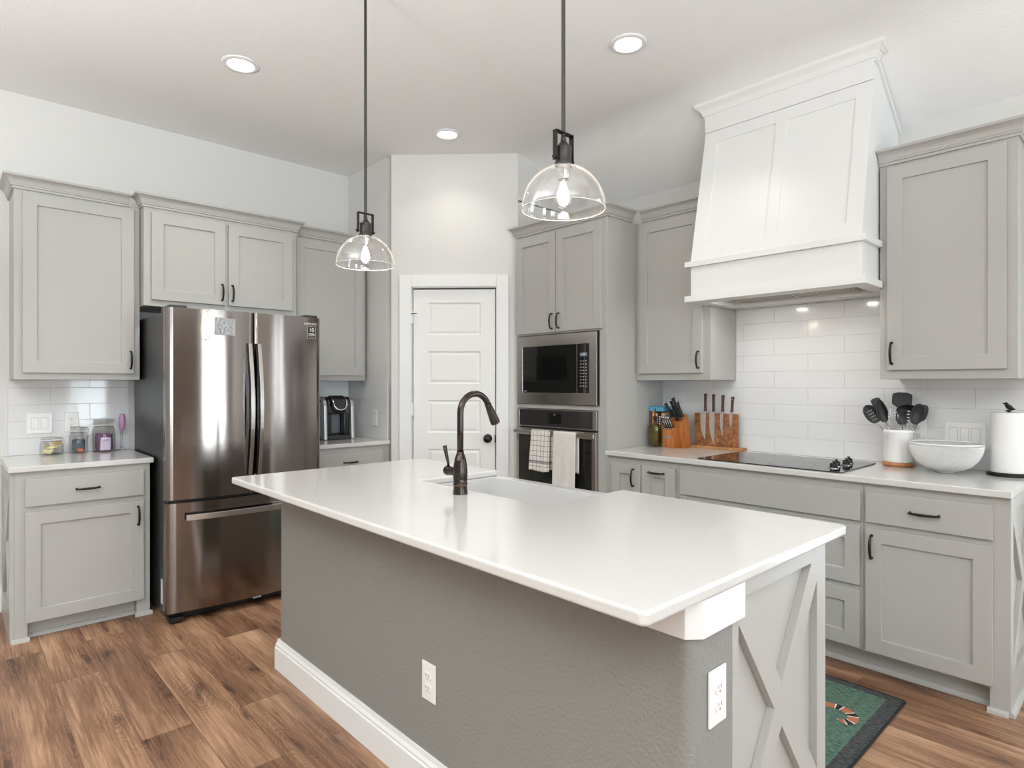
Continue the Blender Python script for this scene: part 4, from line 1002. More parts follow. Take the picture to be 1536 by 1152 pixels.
def can(x, y, label, power):
    o = thing('recessed_light', label, 'ceiling light', (x, y, ZC), 0, 'recessed ceiling lights')
    MB().lathe([(0.066, -0.002), (0.07, -0.009), (0.092, -0.006), (0.096, -0.0005), (0.066, -0.0005)], seg=48).build('trim_ring', M_WHITE, o)
    MB().lathe([(0.0, -0.004), (0.066, -0.003), (0.066, -0.001)], seg=40, cap=False).build('lens', M_LAMP, o)
    l = bpy.data.lights.new('can_lamp', 'AREA'); l.shape = 'DISK'; l.size = 0.12; l.energy = power; l.color = (1, 0.96, 0.9); l.spread = math.radians(115)
    lo = bpy.data.objects.new('can_lamp', l); COL.objects.link(lo); lo.location = (0, 0, -0.012); lo.parent = o
can(1.172, 3.431, 'recessed ceiling light above the left wall cabinets and refrigerator', 7)
can(2.550, 1.879, 'recessed ceiling light nearest the white range hood', 3)
can(2.555, 3.417, 'recessed ceiling light just in front of the pantry door wall', 1.5)
# ------------------------------------------------------------------ cooktop
CT = 0.9142
r = thing('cooktop', 'black glass electric cooktop set flat into the long worktop', 'cooktop', (3.395, 1.45, CT))
MB().prism(rr_(-0.255, 0.262, -0.381, 0.385, 0.012), 'z', 0.0, 0.006).build('glass_top', M_CTGLASS, r, bevel=0.0015)
M_RING = mat('burner_ring_print', rgb(46, 46, 48), 0.2)
for x, y, q in ((0.11, 0.20, 0.10), (-0.12, 0.21, 0.085), (0.12, -0.1, 0.085), (-0.11, -0.09, 0.11)):
    MB().lathe([(q, 0.0061), (q + 0.002, 0.0063), (q + 0.004, 0.0061)], (x, y, 0), 64, cap=False).build('burner_ring', M_RING, r)
for k in range(4):
    x = -0.135 + k * 0.088; y = -0.305 + (0.018 if k % 2 else 0)
    kn = MB().lathe([(0.023, 0.006), (0.023, 0.010), (0.019, 0.012), (0.0175, 0.03), (0.015, 0.033), (0.0, 0.033)], (x, y, 0), 28).build('knob', M_BLKG, r)
    MB().lathe([(0.0235, 0.0062), (0.0245, 0.008), (0.0235, 0.0095)], (x, y, 0), 28, cap=False).build('knob_ring', M_CHROME, kn)
    MB().box(-0.019, 0.019, -0.0045, 0.0045, 0.033, 0.044).build('grip', M_BLKG, kn, bevel=0.0015, M=T(x, y, 0) @ RZ(0.5))
    MB().box(-0.019, 0.0, -0.0012, 0.0012, 0.044, 0.0447).build('pointer', M_CHROME, kn, M=T(x, y, 0) @ RZ(0.5))

# ------------------------------------------------------------------ oil bottle, books
o = thing('oil_bottle', 'green olive oil bottle with pour spout beside the books', 'bottle', (3.566, 2.402, CT))
MB().lathe([(0.036, 0.0), (0.039, 0.004), (0.039, 0.135), (0.037, 0.146), (0.028, 0.153), (0.0135, 0.156), (0.012, 0.165), (0.0125, 0.185), (0.014, 0.187), (0.014, 0.195)], seg=32, cap=False).build('glass_body', M_OIL, o)
MB().lathe([(0.0, 0.004), (0.0365, 0.004), (0.0365, 0.128), (0.0, 0.128)], seg=28).build('oil', mat('olive_oil', rgb(134, 118, 42), 0.1), o)
sp_ = MB().lathe([(0.012, 0.18), (0.0145, 0.196), (0.0145, 0.204), (0.007, 0.208), (0.0045, 0.214), (0.0035, 0.26), (0, 0.262)], seg=18).build('spout', M_BLK, o)
MB().tube([(0.0, 0.0, 0.02), (0.0, 0.0, 0.18)], 0.004, 8).build('dip_tube', M_STEEL, o)
M_PAGE = mat('page_paper', rgb(232, 224, 208), 0.9)
books = [('purple slim book standing nearest the oven cabinet', 0.016, 0.232, rgb(120, 84, 132), 'plain'),
         ('orange book standing between the purple and the cream book', 0.030, 0.238, rgb(226, 132, 48), 'orange'),
         ('cream book standing between the orange and the black book', 0.020, 0.222, rgb(232, 222, 204), 'plain'),
         ('black spined book standing among the cookbooks on the worktop', 0.026, 0.236, rgb(34, 33, 36), 'letters'),
         ('tan spined book with dark lettering standing next to the black book', 0.028, 0.230, rgb(206, 160, 116), 'tan'),
         ('thin grey book standing nearest the knife block', 0.010, 0.215, rgb(120, 122, 126), 'plain')]
y = 2.4685
btop = 0
for lab, th, hh, colr, kind in books:
    y1 = y - th
    o = thing('book', lab, 'book', (3.60, y, CT), -PI / 2, 'cookbooks beside the knife block')
    c_ = mat('book_cover', colr, 0.5)
    m = MB(); m.box(0, th, 0, 0.003, 0, hh).box(0, 0.0025, 0, 0.15, 0, hh).box(th - 0.0025, th, 0, 0.15, 0, hh)
    cv = m.build('cover', c_, o)
    MB().box(0.0026, th - 0.0026, 0.0031, 0.147, 0.004, hh - 0.004).build('pages', M_PAGE, o)
    if kind in ('letters', 'tan', 'orange'):
        lc = M_LOGO if kind == 'letters' else mat('dark_spine_print', rgb(70, 44, 30), 0.6) if kind == 'tan' else mat('yellow_spine_print', rgb(250, 206, 90), 0.6)
        q = MB(); z = 0.02; random.seed(hash(kind) % 97 if False else len(kind))
        while z < hh - 0.03:
            L_ = random.uniform(0.008, 0.02); q.box(th * 0.28, th * 0.72, -0.0006, 0, z, z + L_); z += L_ + 0.006
        q.build('spine_print', lc, o)
    y = y1 - 0.0006; btop = max(btop, hh)
o = thing('book', 'bright blue book lying flat on top of the standing books', 'book', (3.595, 2.4685, CT + 0.2385), -PI / 2, 'cookbooks beside the knife block')
m = MB(); m.box(0, 0.115, 0, 0.15, 0, 0.003).box(0, 0.115, 0, 0.15, 0.029, 0.032).box(0, 0.003, 0, 0.15, 0.003, 0.029)
m.build('cover', mat('blue_book_cover', rgb(64, 156, 196), 0.45), o); MB().box(0.0031, 0.112, 0.003, 0.147, 0.0031, 0.0289).build('pages', mat('blue_pages', rgb(96, 170, 204), 0.7), o)

# ------------------------------------------------------------------ knife block with its knives
KB = (3.560, 2.331, CT); KR = -PI / 2 - 0.12
o = thing('knife_block', 'slanted warm brown wooden knife block full of knives', 'knife block', KB, KR)
BW = 0.104
MB().prism([(0.0, 0.0), (0.145, 0.0), (0.110, 0.222), (0.040, 0.172), (0.046, 0.001)], 'x', 0.004, BW + 0.012).build('block', M_BLOCK, o, bevel=0.002)
MB().prism([(-0.006, 0.0), (0.0455, 0.0), (0.040, 0.137), (-0.006, 0.118)], 'x', 0.0, BW - 0.018).build('steak_knife_block', M_BLOCK, o, bevel=0.002)
MB().box(0.013, 0.073, -0.0075, -0.006, 0.066, 0.079).build('name_plate', M_STEEL, o)
BM = T(*KB) @ RZ(KR)
def block_knife(label, x, y, z, L, w, d=(0.0, -0.42, 0.9), style='black', nm='kitchen_knife'):
    dv = Vector(d).normalized(); q = dv.to_track_quat('Z', 'X').to_matrix().to_4x4()
    M = BM @ T(x, y, z) @ q
    k = thing(nm, label, 'knife', M.translation, 0, 'knives in the block'); k.rotation_euler = M.to_euler()
    MB().box(-w * 0.75, w * 0.75, -0.0008, 0.0008, -0.045, 0.004).build('blade', M_STEEL, k)
    sh_ = MB(); n = 8; pts = [(0, 0, 0.004 + (L - 0.012) * i / n) for i in range(n + 1)]
    sh_.tube(pts, [w * (0.95 + 0.18 * math.sin(i / n * 6.0 + 0.5)) for i in range(n + 1)], 12, flat=0.62, up=(0, 1, 0))
    sh_.build('handle', M_BLK, k)
    MB().tube([(0, 0, L - 0.0085), (0, 0, L - 0.004), (0, 0, L)], [w * 1.05, w * 1.1, w * 0.8], 12, flat=0.66, up=(0, 1, 0)).build('end_cap', M_CHROME, k)
    MB().tube([(0, 0, 0.0), (0, 0, 0.005)], w * 1.02, 12, flat=0.64, up=(0, 1, 0)).build('bolster', M_CHROME, k)
    return k
block_knife('largest black handled knife standing tallest in the block', 0.066, 0.085, 0.2035, 0.150, 0.0135, (-0.12, -0.34, 0.93))
block_knife('black handled knife at the right edge of the knife block', 0.098, 0.080, 0.200, 0.124, 0.0115, (-0.10, -0.36, 0.93))
block_knife('black handled knife at the left edge of the knife block', 0.022, 0.080, 0.200, 0.122, 0.0115, (-0.36, -0.40, 0.93))
block_knife('black handled knife second from the left in the knife block', 0.043, 0.090, 0.207, 0.122, 0.011, (-0.26, -0.30, 0.93))
for k in range(4):
    lab = ['steak knife with striped handle at the left end of the front row', 'steak knife with striped handle second from left in the front row',
           'steak knife with striped handle second from right in the front row', 'steak knife with striped handle at the right end of the front row'][k]
    kn = block_knife(lab, 0.012 + k * 0.0185, 0.014, 0.1255, 0.088, 0.0075, (-0.24, -0.28, 0.93), nm='steak_knife')
    MB().tube([(0, -0.0052, 0.008), (0, -0.0056, 0.04), (0, -0.0052, 0.078)], 0.0022, 8).build('handle_inlay', M_CHROME, kn)
sc_ = thing('scissors', 'black handled kitchen scissors hanging in the knife block', 'scissors', (BM @ T(0.075, 0.052, 0.182)).translation, KR, 'knives in the block' if False else None)
m = MB()
for sx in (-1, 1):
    m = MB(); cx, cz = sx * 0.016, 0.048
    m.tube([(cx + 0.014 * math.cos(a), -0.02 - 0.012 * math.sin(a), cz + 0.024 * math.sin(a)) for a in [2 * PI * k / 24 for k in range(24)]], 0.0052, 10, closed=True, up=(0, 1, 0))
    m.tube([(sx * 0.004, 0.0, -0.01), (sx * 0.008, -0.006, 0.012), (cx * 0.75, -0.010, 0.026)], [0.005, 0.005, 0.0055], 10)
    m.build('grip', M_BLK, sc_)
    MB().box(sx * 0.001 - 0.004 + sx * 0.002, sx * 0.001 + 0.004 + sx * 0.002, -0.001 + sx * 0.001, 0.001 + sx * 0.001, -0.05, 0.0).build('blade', M_STEEL, sc_)

# ------------------------------------------------------------------ magnetic knife board
BX = 3.716
o = thing('magnetic_knife_board', 'walnut magnetic knife board standing against the tile, left of the cooktop', 'knife board', (BX, 2.19, CT), -PI / 2)
MB().box(0.0, 0.306, 0.0, 0.02, 0.0182, 0.234).build('board', M_BOARD, o, bevel=0.002)
MB().box(-0.034, 0.345, -0.03, 0.05, 0.0, 0.018).build('base', M_BOARDL, o, bevel=0.002)
def board_knife(label, x, ztip, ztop, bw, hl, lean, straight=False):
    M = T(BX, 2.19, CT) @ RZ(-PI / 2) @ T(x, -0.0032, ztip) @ RY(lean)
    k = thing('chef_knife' if bw > 0.03 else 'utility_knife', label, 'knife', M.translation, 0, 'knives on the magnetic board'); k.rotation_euler = M.to_euler()
    L = ztop - ztip; bl = L - hl
    pl = [(0.006, 0.0)] + [(0.006 - bw * math.sin(PI / 2 * s) ** 0.85, bl * s * 0.62) for s in (0.12, 0.3, 0.5, 0.75, 1.0)] + [(0.006 - bw, bl - 0.006), (0.006 - bw * 0.55, bl), (0.008, bl)]
    MB().prism(pl, 'y', -0.001, 0.0012).build('blade', M_STEEL, k)
    MB().box(-0.007, 0.0085, -0.005, 0.0055, bl - 0.004, bl + 0.008).build('bolster', M_STEEL, k, bevel=0.001)
    hd = MB().prism([(-0.007, bl + 0.008), (0.0085, bl + 0.008), (0.0075, L * 0.5 + bl * 0.5 + 0.01), (0.0105, L - 0.004), (0.006, L), (-0.008, L - 0.004), (-0.0055, L * 0.5 + bl * 0.5)], 'y', -0.008, 0.0075).build('handle', M_KNIFEW, k, bevel=0.002)
    for z in (bl + 0.024, L - 0.02): MB().lathe([(0.0032, 0), (0.0028, 0.0008), (0, 0.0009)], seg=12, M=T(0.001, -0.008, z) @ RX(PI / 2)).build('rivet', M_CHROME, hd)
board_knife('large wood handled chef knife at the left end of the magnetic board', 0.078, 0.050, 0.365, 0.040, 0.125, 0.02)
board_knife('large pointed carving knife second from left on the magnetic board', 0.142, 0.024, 0.362, 0.036, 0.125, 0.0)
board_knife('slim boning knife second from right on the magnetic board', 0.201, 0.082, 0.356, 0.022, 0.115, 0.03)
board_knife('short paring knife at the right end of the magnetic board', 0.262, 0.136, 0.348, 0.020, 0.108, 0.07)

# ------------------------------------------------------------------ utensil crock on its trivet
CX, CY = 3.643, 0.963; CR = math.radians(-75.2)
o = MB().lathe([(0.066, 0.0), (0.068, 0.006), (0.074, 0.008), (0.075, 0.018), (0.073, 0.021), (0.0, 0.021)], seg=48).build('trivet', M_TRIVET)
o.location = (CX, CY, CT); tag(o, 'round wooden trivet under the white utensil crock', 'trivet')
o = thing('utensil_crock', 'tall white ceramic utensil crock standing on the wooden trivet', 'crock', (CX, CY, CT + 0.0215))
MB().lathe([(0.060, 0.0), (0.066, 0.003), (0.067, 0.01), (0.067, 0.148), (0.0695, 0.152), (0.0705, 0.158), (0.0705, 0.166), (0.069, 0.17), (0.0645, 0.17), (0.063, 0.165), (0.062, 0.02), (0.0, 0.012)], seg=56).build('vessel', M_CERAM, o)
UM = T(CX, CY, CT) @ RZ(CR)
def utensil(nm, label, head, base, hm, build, hmat=None, hr=0.0045):
    """handle from base (local, in crock) to head; build(M, parent) makes the head in a frame with +Z along the handle"""
    A = Vector(base); B = Vector(head); dv = (B - A).normalized()
    q = dv.to_track_quat('Z', 'Y').to_matrix().to_4x4()
    # keep local +Y of the head frame pointing away from the camera side
    zc = dv; yv = Vector((0, 1, 0)); yv = (yv - zc * yv.dot(zc)).normalized(); xv = yv.cross(zc)
    q = Matrix((xv, yv, zc)).transposed().to_4x4()
    M = UM @ Matrix.Translation(A) @ q
    k = thing(nm, label, 'utensil', M.translation, 0, 'kitchen utensils in the crock'); k.rotation_euler = M.to_euler()
    L = (B - A).length
    MB().tube([(0, 0, 0), (0, 0, L * 0.5), (0, 0, L)], [hr, hr * 0.9, hr * 0.7], 10).build('handle', hmat or M_STEEL, k)
    build(k, L)
    return k
def blade_head(W, H, bend=0.0, slots=0, rnd=0.3, th=0.003):
    def f(k, L):
        pl = []
        n = 10
        for i in range(n + 1):
            t_ = i / n
            wd = W / 2 * min(1, (0.25 + 0.75 * min(1, t_ / 0.25)))
            if t_ > 1 - rnd * 0.5:
                u = (t_ - (1 - rnd * 0.5)) / (rnd * 0.5); wd *= math.sqrt(max(0.2, 1 - u * u * 0.8))
            pl.append((wd, L - 0.006 + H * t_))
        poly = pl + [(-a, b_) for a, b_ in pl[::-1]]
        MB().prism(poly, 'y', -th / 2, th / 2).build('head', M_RUBBER, k, bevel=0.001)
        if slots:
            q = MB()
            for s in range(slots):
                x = (s - (slots - 1) / 2) * W * 0.24; q.box(x - 0.0025, x + 0.0025, -th / 2 - 0.0004, th / 2 + 0.0004, L + H * 0.3, L + H * 0.8)
            q.build('slots', M_PLATE, k)
    return f
def spoon_head(W, H, depth=0.018, holes=False, tip=1.0):
    def f(k, L):
        m = MB(); nu, nv = 16, 20
        vs = []
        for i in range(nv + 1):
            a = -1 + 2 * i / nv
            for j in range(nu + 1):
                b_ = -1 + 2 * j / nu
                wd = W / 2 * math.sqrt(max(0, 1 - abs(a) ** (2.2 if a < 0 else 2.2 * tip)))
                x = b_ * wd
                rr2 = min(1, a * a + b_ * b_ * (1 - a * a))
                vs.append((x, depth * (1 - rr2), L - 0.004 + H / 2 * (1 + a)))
        n = nu + 1
        fs = []
        for i in range(nv):
            for j in range(nu):
                if holes and 4 <= i <= 15 and 4 <= j <= 11 and i % 3 == 1 and j % 2 == 0: continue
                fs.append((i * n + j, i * n + j + 1, (i + 1) * n + j + 1, (i + 1) * n + j))
        m.add(vs, fs, True); m.build('head', M_RUBBER, k, solid=0.003)
    return f
def whisk_head(k, L):
    m = MB()
    for q in range(6):
        a = PI * q / 6; pts = []
        for i in range(21):
            t_ = i / 20; an = PI * t_
            rr = 0.028 * math.sin(an) ** 0.75 if 0 < t_ < 1 else 0.004
            sgn = 1
            pts.append(t_)
        loop = []
        for i in range(33):
            t_ = i / 32
            zz_ = 0.135 * math.sin(PI * t_) ** 0.8 if 0 < t_ < 1 else 0
            xx = 0.030 * math.cos(PI * t_) * (0.15 + 0.85 * min(1, math.sin(PI * t_) * 1.5))
            loop.append((xx * math.cos(a), xx * math.sin(a), L - 0.005 + zz_))
        m.tube(loop, 0.0011, 6)
    m.build('wires', M_CHROME, k)
def fork_head(k, L):
    spoon_head(0.058, 0.085, 0.016)(k, L)
    for s in (-1, 1):
        for q in range(4):
            MB().tube([(s * 0.022, 0.004, L + 0.02 + q * 0.016), (s * 0.029, -0.010, L + 0.022 + q * 0.016)], [0.004, 0.0025], 8).build('tooth', M_PLATE if s > 0 else M_RUBBER, k)
utensil('slotted_spoon', 'black slotted spoon leaning far left in the crock', (-0.094, 0.005, 0.225), (0.02, 0.0, 0.04), 0, spoon_head(0.066, 0.108, 0.014, True))
utensil('spatula', 'black spatula leaning left behind the slotted spoon', (-0.088, 0.045, 0.300), (0.02, 0.02, 0.04), 0, blade_head(0.046, 0.062))
utensil('serving_spoon', 'black pointed serving spoon leaning left in front of the spatula', (-0.060, -0.02, 0.23), (-0.015, 0.0, 0.04), 0, spoon_head(0.052, 0.125, 0.02, False, 0.55))
utensil('turner', 'wide black turner standing tallest in the middle of the crock', (0.014, 0.045, 0.305), (0.0, 0.03, 0.04), 0, blade_head(0.090, 0.085, rnd=0.35))
utensil('ladle', 'broad black ladle in the crock just below the tall turner', (0.036, 0.004, 0.255), (0.008, 0.004, 0.04), 0, spoon_head(0.098, 0.072, 0.03))
utensil('whisk', 'steel balloon whisk in the front of the crock', (-0.018, -0.025, 0.175), (-0.01, -0.02, 0.04), 0, whisk_head, M_STEEL, 0.006)
utensil('pasta_fork', 'black toothed pasta server in the crock beside the whisk', (0.016, -0.03, 0.22), (0.01, -0.02, 0.04), 0, fork_head)
utensil('spoon', 'black cooking spoon leaning right in the crock', (0.068, -0.034, 0.225), (0.02, -0.03, 0.04), 0, spoon_head(0.056, 0.11, 0.018))
utensil('spatula', 'black rounded spatula leaning farthest right in the crock', (0.088, 0.034, 0.235), (0.02, 0.025, 0.04), 0, blade_head(0.050, 0.095, rnd=0.9))

# ------------------------------------------------------------------ white mesh bowl
o = thing('mesh_bowl', 'white perforated bowl between the crock and the paper towels', 'bowl', (3.548, 0.739, CT))
BR = 0.150; BH = 0.142; m = MB(); nu, nv = 132, 22; vs = []; fs = []
def bowl_p(t_):
    a = math.radians(14 + 76 * t_); return BR * math.sin(a) ** 0.74, 0.008 + (BH - 0.008) * (1 - math.cos(a)) ** 0.95
for i in range(nv + 1):
    rr, z = bowl_p(i / nv)
    for j in range(nu):
        a = 2 * PI * (j + (0.5 if i % 2 else 0)) / nu; vs.append((rr * math.cos(a), rr * math.sin(a), z))
for i in range(nv - 1):
    for j in range(nu):
        if i % 2 == 0:
            pass
        s = 1 if i % 2 else 0
        # diamond from row i to row i+2
        a0 = i * nu + j
        l_ = (i + 1) * nu + (j + s - 1) % nu; r_ = (i + 1) * nu + (j + s) % nu
        fs.append((a0, r_, (i + 2) * nu + j, l_))
m.add(vs, fs, True)
b_ = m.build('mesh_wall', M_CERAM, o)
md = b_.modifiers.new('wire', 'WIREFRAME'); md.thickness = 0.0042; md.use_even_offset = False; md.use_replace = True
r0_, z0_ = bowl_p(0); r1_, z1_ = bowl_p(1)
MB().tube([(r1_ * math.cos(2 * PI * k / 72), r1_ * math.sin(2 * PI * k / 72), z1_) for k in range(72)], 0.0034, 10, closed=True, up=(0, 0, 1)).build('rim', M_CERAM, o)
ra, za = bowl_p(1 / nv)
MB().lathe([(0.0, 0.004), (0.036, 0.0), (0.04, 0.002), (r0_ * 0.98, z0_ - 0.001), (ra, za), (ra - 0.002, za + 0.003), (r0_ * 0.9, z0_ + 0.004), (0, 0.009)], seg=48).build('foot', M_CERAM, o)

# ------------------------------------------------------------------ paper towels
PT = (3.648, 0.513, CT)
o = thing('paper_towel_holder', 'black paper towel holder with a bird finial at the worktop end', 'paper towel holder', PT)
MB().lathe([(0.082, 0.0), (0.084, 0.003), (0.082, 0.011), (0.076, 0.015), (0.0, 0.016)], seg=48).build('base', M_BLACKM, o)
MB().lathe([(0.005, 0.014), (0.005, 0.304)], seg=12).build('post', M_BLACKM, o)
m = MB(); m.lathe([(0.012, 0.300), (0.013, 0.304), (0.005, 0.307)], seg=20)
m.tube([(0, 0.024, 0.3085), (0, 0.015, 0.3115), (0, 0.007, 0.3165), (0, 0.0, 0.3215), (0, -0.005, 0.3275), (0, -0.0085, 0.3335), (0, -0.0105, 0.3385), (0, -0.0115, 0.3425)], [0.0025, 0.0065, 0.0105, 0.0115, 0.0095, 0.0078, 0.0072, 0.0035], 16, up=(1, 0, 0))
m.tube([(0, -0.0155, 0.3375), (0, -0.0245, 0.3355)], [0.0035, 0.0006], 10)
fb = m.build('bird_finial', M_BLACKM, o); fb.data.transform(RZ(math.radians(-165)))
o = MB().lathe([(0.02, 0.0), (0.069, 0.0), (0.07, 0.002), (0.07, 0.276), (0.069, 0.279), (0.02, 0.279), (0.02, 0.0)], seg=56, cap=False).build('paper_towel_roll', M_PAPER)
o.location = (PT[0], PT[1], CT + 0.0165); tag(o, 'full roll of white paper towels on the black holder', 'paper towels')

# ------------------------------------------------------------------ rug by the sink
r = thing('rug', 'green rug with black border on the floor behind the island', 'rug', (2.58, 1.6, 0))
def rug_mat():
    m, t, p = nt('green_rug_pile'); L = t.links; N = t.nodes.new
    tc = N('ShaderNodeTexCoord'); mp = N('ShaderNodeMapping'); mp.inputs['Scale'].default_value = (220, 40, 1); L.new(tc.outputs['Object'], mp.inputs[0])
    n = N('ShaderNodeTexNoise'); n.inputs['Scale'].default_value = 1; n.inputs['Detail'].default_value = 2; L.new(mp.outputs[0], n.inputs['Vector'])
    r_ = N('ShaderNodeValToRGB'); r_.color_ramp.elements[0].color = rgb(42, 72, 60); r_.color_ramp.elements[1].color = rgb(104, 132, 116)
    r_.color_ramp.elements[0].position = 0.32; r_.color_ramp.elements[1].position = 0.7
    L.new(n.outputs['Fac'], r_.inputs[0])
    sp = N('ShaderNodeSeparateXYZ'); L.new(tc.outputs['Object'], sp.inputs[0])
    def edge(src, half):
        a = N('ShaderNodeMath'); a.operation = 'ABSOLUTE'; L.new(src, a.inputs[0])
        b = N('ShaderNodeMath'); b.operation = 'GREATER_THAN'; b.inputs[1].default_value = half; L.new(a.outputs[0], b.inputs[0]); return b.outputs[0]
    mx = N('ShaderNodeMath'); mx.operation = 'MAXIMUM'; L.new(edge(sp.outputs['X'], 0.335), mx.inputs[0]); L.new(edge(sp.outputs['Y'], 0.785), mx.inputs[1])
    r2 = N('ShaderNodeValToRGB'); r2.color_ramp.elements[0].color = rgb(30, 32, 34); r2.color_ramp.elements[1].color = rgb(92, 94, 94)
    r2.color_ramp.elements[0].position = 0.35; r2.color_ramp.elements[1].position = 0.75; L.new(n.outputs['Fac'], r2.inputs[0])
    c = N('ShaderNodeMixRGB'); L.new(mx.outputs[0], c.inputs[0]); L.new(r_.outputs[0], c.inputs[1]); L.new(r2.outputs[0], c.inputs[2])
    L.new(c.outputs[0], p.inputs['Base Color']); p.inputs['Roughness'].default_value = 0.95
    b = N('ShaderNodeBump'); b.inputs['Strength'].default_value = 0.5; b.inputs['Distance'].default_value = 0.004; L.new(n.outputs['Fac'], b.inputs['Height']); L.new(b.outputs[0], p.inputs['Normal'])
    return m
MB().prism(rr_(-0.38, 0.38, -0.84, 0.84, 0.012), 'z', 0.0005, 0.009).build('pile', rug_mat(), r, bevel=0.003)
m = MB(); pl = rr_(-0.383, 0.383, -0.843, 0.843, 0.014); n = len(pl)
m.tube([(x, y_, 0.0052) for x, y_ in pl], 0.0048, 8, closed=True, up=(0, 0, 1)); m.build('bound_edge', mat('black_rug_binding', rgb(24, 24, 26), 0.9), r)
# banded curving motif
ctr = [(2.649, 1.064), (2.678, 1.008), (2.69, 0.967), (2.699, 0.931), (2.692, 0.896), (2.667, 0.865), (2.626, 0.857), (2.6, 0.875), (2.601, 0.9)]
def cat(P_, s):
    n = len(P_) - 1; i = min(int(s * n), n - 1); u = s * n - i
    p0, p1, p2, p3 = (Vector(P_[max(0, min(n, i + k))]) for k in (-1, 0, 1, 2))
    return 0.5 * ((2 * p1) + (p2 - p0) * u + (2 * p0 - 5 * p1 + 4 * p2 - p3) * u * u + (3 * p1 - p0 - 3 * p2 + p3) * u ** 3)
ns = 60; vs = []; cen = [cat(ctr, i / ns) for i in range(ns + 1)]
for i, p_ in enumerate(cen):
    t_ = (cen[min(ns, i + 1)] - cen[max(0, i - 1)]).normalized(); nn = Vector((-t_.y, t_.x)); wd = 0.020 * (1 if i < ns * 0.85 else max(0.25, (ns - i) / (ns * 0.15)))
    for s in (-1, 1): vs.append((p_.x + nn.x * wd * s - 2.58, p_.y + nn.y * wd * s - 1.6, 0.0098))
me = bpy.data.meshes.new('woven_motif'); me.from_pydata(vs, [], [(2 * i, 2 * i + 1, 2 * i + 3, 2 * i + 2) for i in range(ns)])
for c_ in (rgb(172, 104, 74), rgb(40, 38, 38), rgb(222, 212, 204)): me.materials.append(mat('motif_band', c_, 0.95))
seq = [0] * 5 + [2] + [1] * 4 + [2] + [0] * 5 + [1]
for i, pgn in enumerate(me.polygons): pgn.material_index = ([0] * 7 + [2] + [1] * 4 + [2])[i % 13]
mo = bpy.data.objects.new('woven_motif', me); COL.objects.link(mo); mo.parent = r
md = mo.modifiers.new('solid', 'SOLIDIFY'); md.thickness = 0.0012; md.offset = 0

# ------------------------------------------------------------------ glass clip jars and frother on the left worktop
def clip_jar(label, x, y, rad, hgt):
    o = thing('clip_jar', label, 'jar', (x, y, CT), 0, 'glass clip jars')
    n_ = rad * 0.82; b = hgt * 0.78
    MB().lathe([(rad * 0.86, 0.0), (rad * 0.97, 0.005), (rad, 0.015), (rad, b - 0.022), (rad * 0.95, b - 0.01), (n_, b), (n_, b + 0.008)], seg=40, cap=False).build('glass_body', M_JAR, o, solid=0.002)
    MB().lathe([(0, 0.002), (rad * 0.9, 0.002), (rad * 0.94, 0.005), (0, 0.006)], seg=32).build('glass_base', M_JAR, o)
    MB().lathe([(n_ + 0.003, b + 0.009), (n_ + 0.004, b + 0.012), (n_ + 0.004, hgt - 0.006), (n_, hgt), (n_ * 0.7, hgt + 0.001), (0, hgt + 0.001)], seg=36, cap=False).build('lid', M_JAR, o, solid=0.002)
    MB().tube([((n_ + 0.004) * math.cos(2 * PI * k / 40), (n_ + 0.004) * math.sin(2 * PI * k / 40), b + 0.009) for k in range(40)], 0.0024, 8, closed=True, up=(0, 0, 1)).build('gasket', M_PLATE, o)
    m = MB(); ww = n_ + 0.006
    m.tube([(ww * math.cos(2 * PI * k / 40), ww * math.sin(2 * PI * k / 40), b - 0.003) for k in range(40)], 0.0014, 8, closed=True, up=(0, 0, 1))
    m.tube([(ww * math.cos(2 * PI * k / 40), ww * math.sin(2 * PI * k / 40), hgt - 0.006) for k in range(40)], 0.0014, 8, closed=True, up=(0, 0, 1))
    a = -0.5
    for s in (-1, 1):
        c0 = Vector((ww * math.cos(a), ww * math.sin(a), 0)); tt = Vector((-math.sin(a), math.cos(a), 0)) * 0.012 * s
        m.tube([c0 + tt + Vector((0, 0, hgt - 0.006)), c0 * 1.12 + tt + Vector((0, 0, b + 0.004)), c0 * 1.16 + tt * 0.9 + Vector((0, 0, b - 0.022)), c0 * 1.02 + tt * 0.8 + Vector((0, 0, b - 0.038))], 0.0015, 8)
    m.build('wire_clip', M_CHROME, o)
    return o
J = [(0.468, 4.604, 0.058, 0.105), (0.603, 4.612, 0.048, 0.163), (0.734, 4.602, 0.061, 0.205)]
clip_jar('short wide glass clip jar with pale packets, leftmost of three', *J[0])
clip_jar('narrow glass clip jar with dark packets between the other two jars', *J[1])
clip_jar('tallest glass clip jar, packed with purple tea packets', *J[2])
def packet(label, grp, x, y, z, w_, h_, col_, rot, nm='tea_packet', cat_='packet'):
    o = MB().prism([(-w_ / 2, 0), (w_ / 2, 0), (w_ / 2, h_), (-w_ / 2, h_)], 'y', -0.004, 0.004).build(nm, mat('packet_paper', col_, 0.5, var=0.25), None, bevel=0.003)
    tag(o, label, cat_, grp); o.matrix_world = T(x, y, CT + z) @ RZ(rot[2]) @ RY(rot[1]) @ RX(rot[0])
    return o
x, y, _, _ = J[0]
for k in range(6):
    packet('small pale sweetener packet inside the short wide jar', 'sweetener packets in the short jar', x - 0.03 + 0.012 * k, y - 0.026 + 0.009 * (k % 3), 0.012 + 0.010 * k, 0.050, 0.032, [rgb(236, 216, 150), rgb(236, 232, 216), rgb(232, 196, 120)][k % 3], (-1.15, 0.15 * (-1) ** k, 0.5 * (k - 2.5) * 0.3), 'sweetener_packet')
x, y, _, _ = J[1]
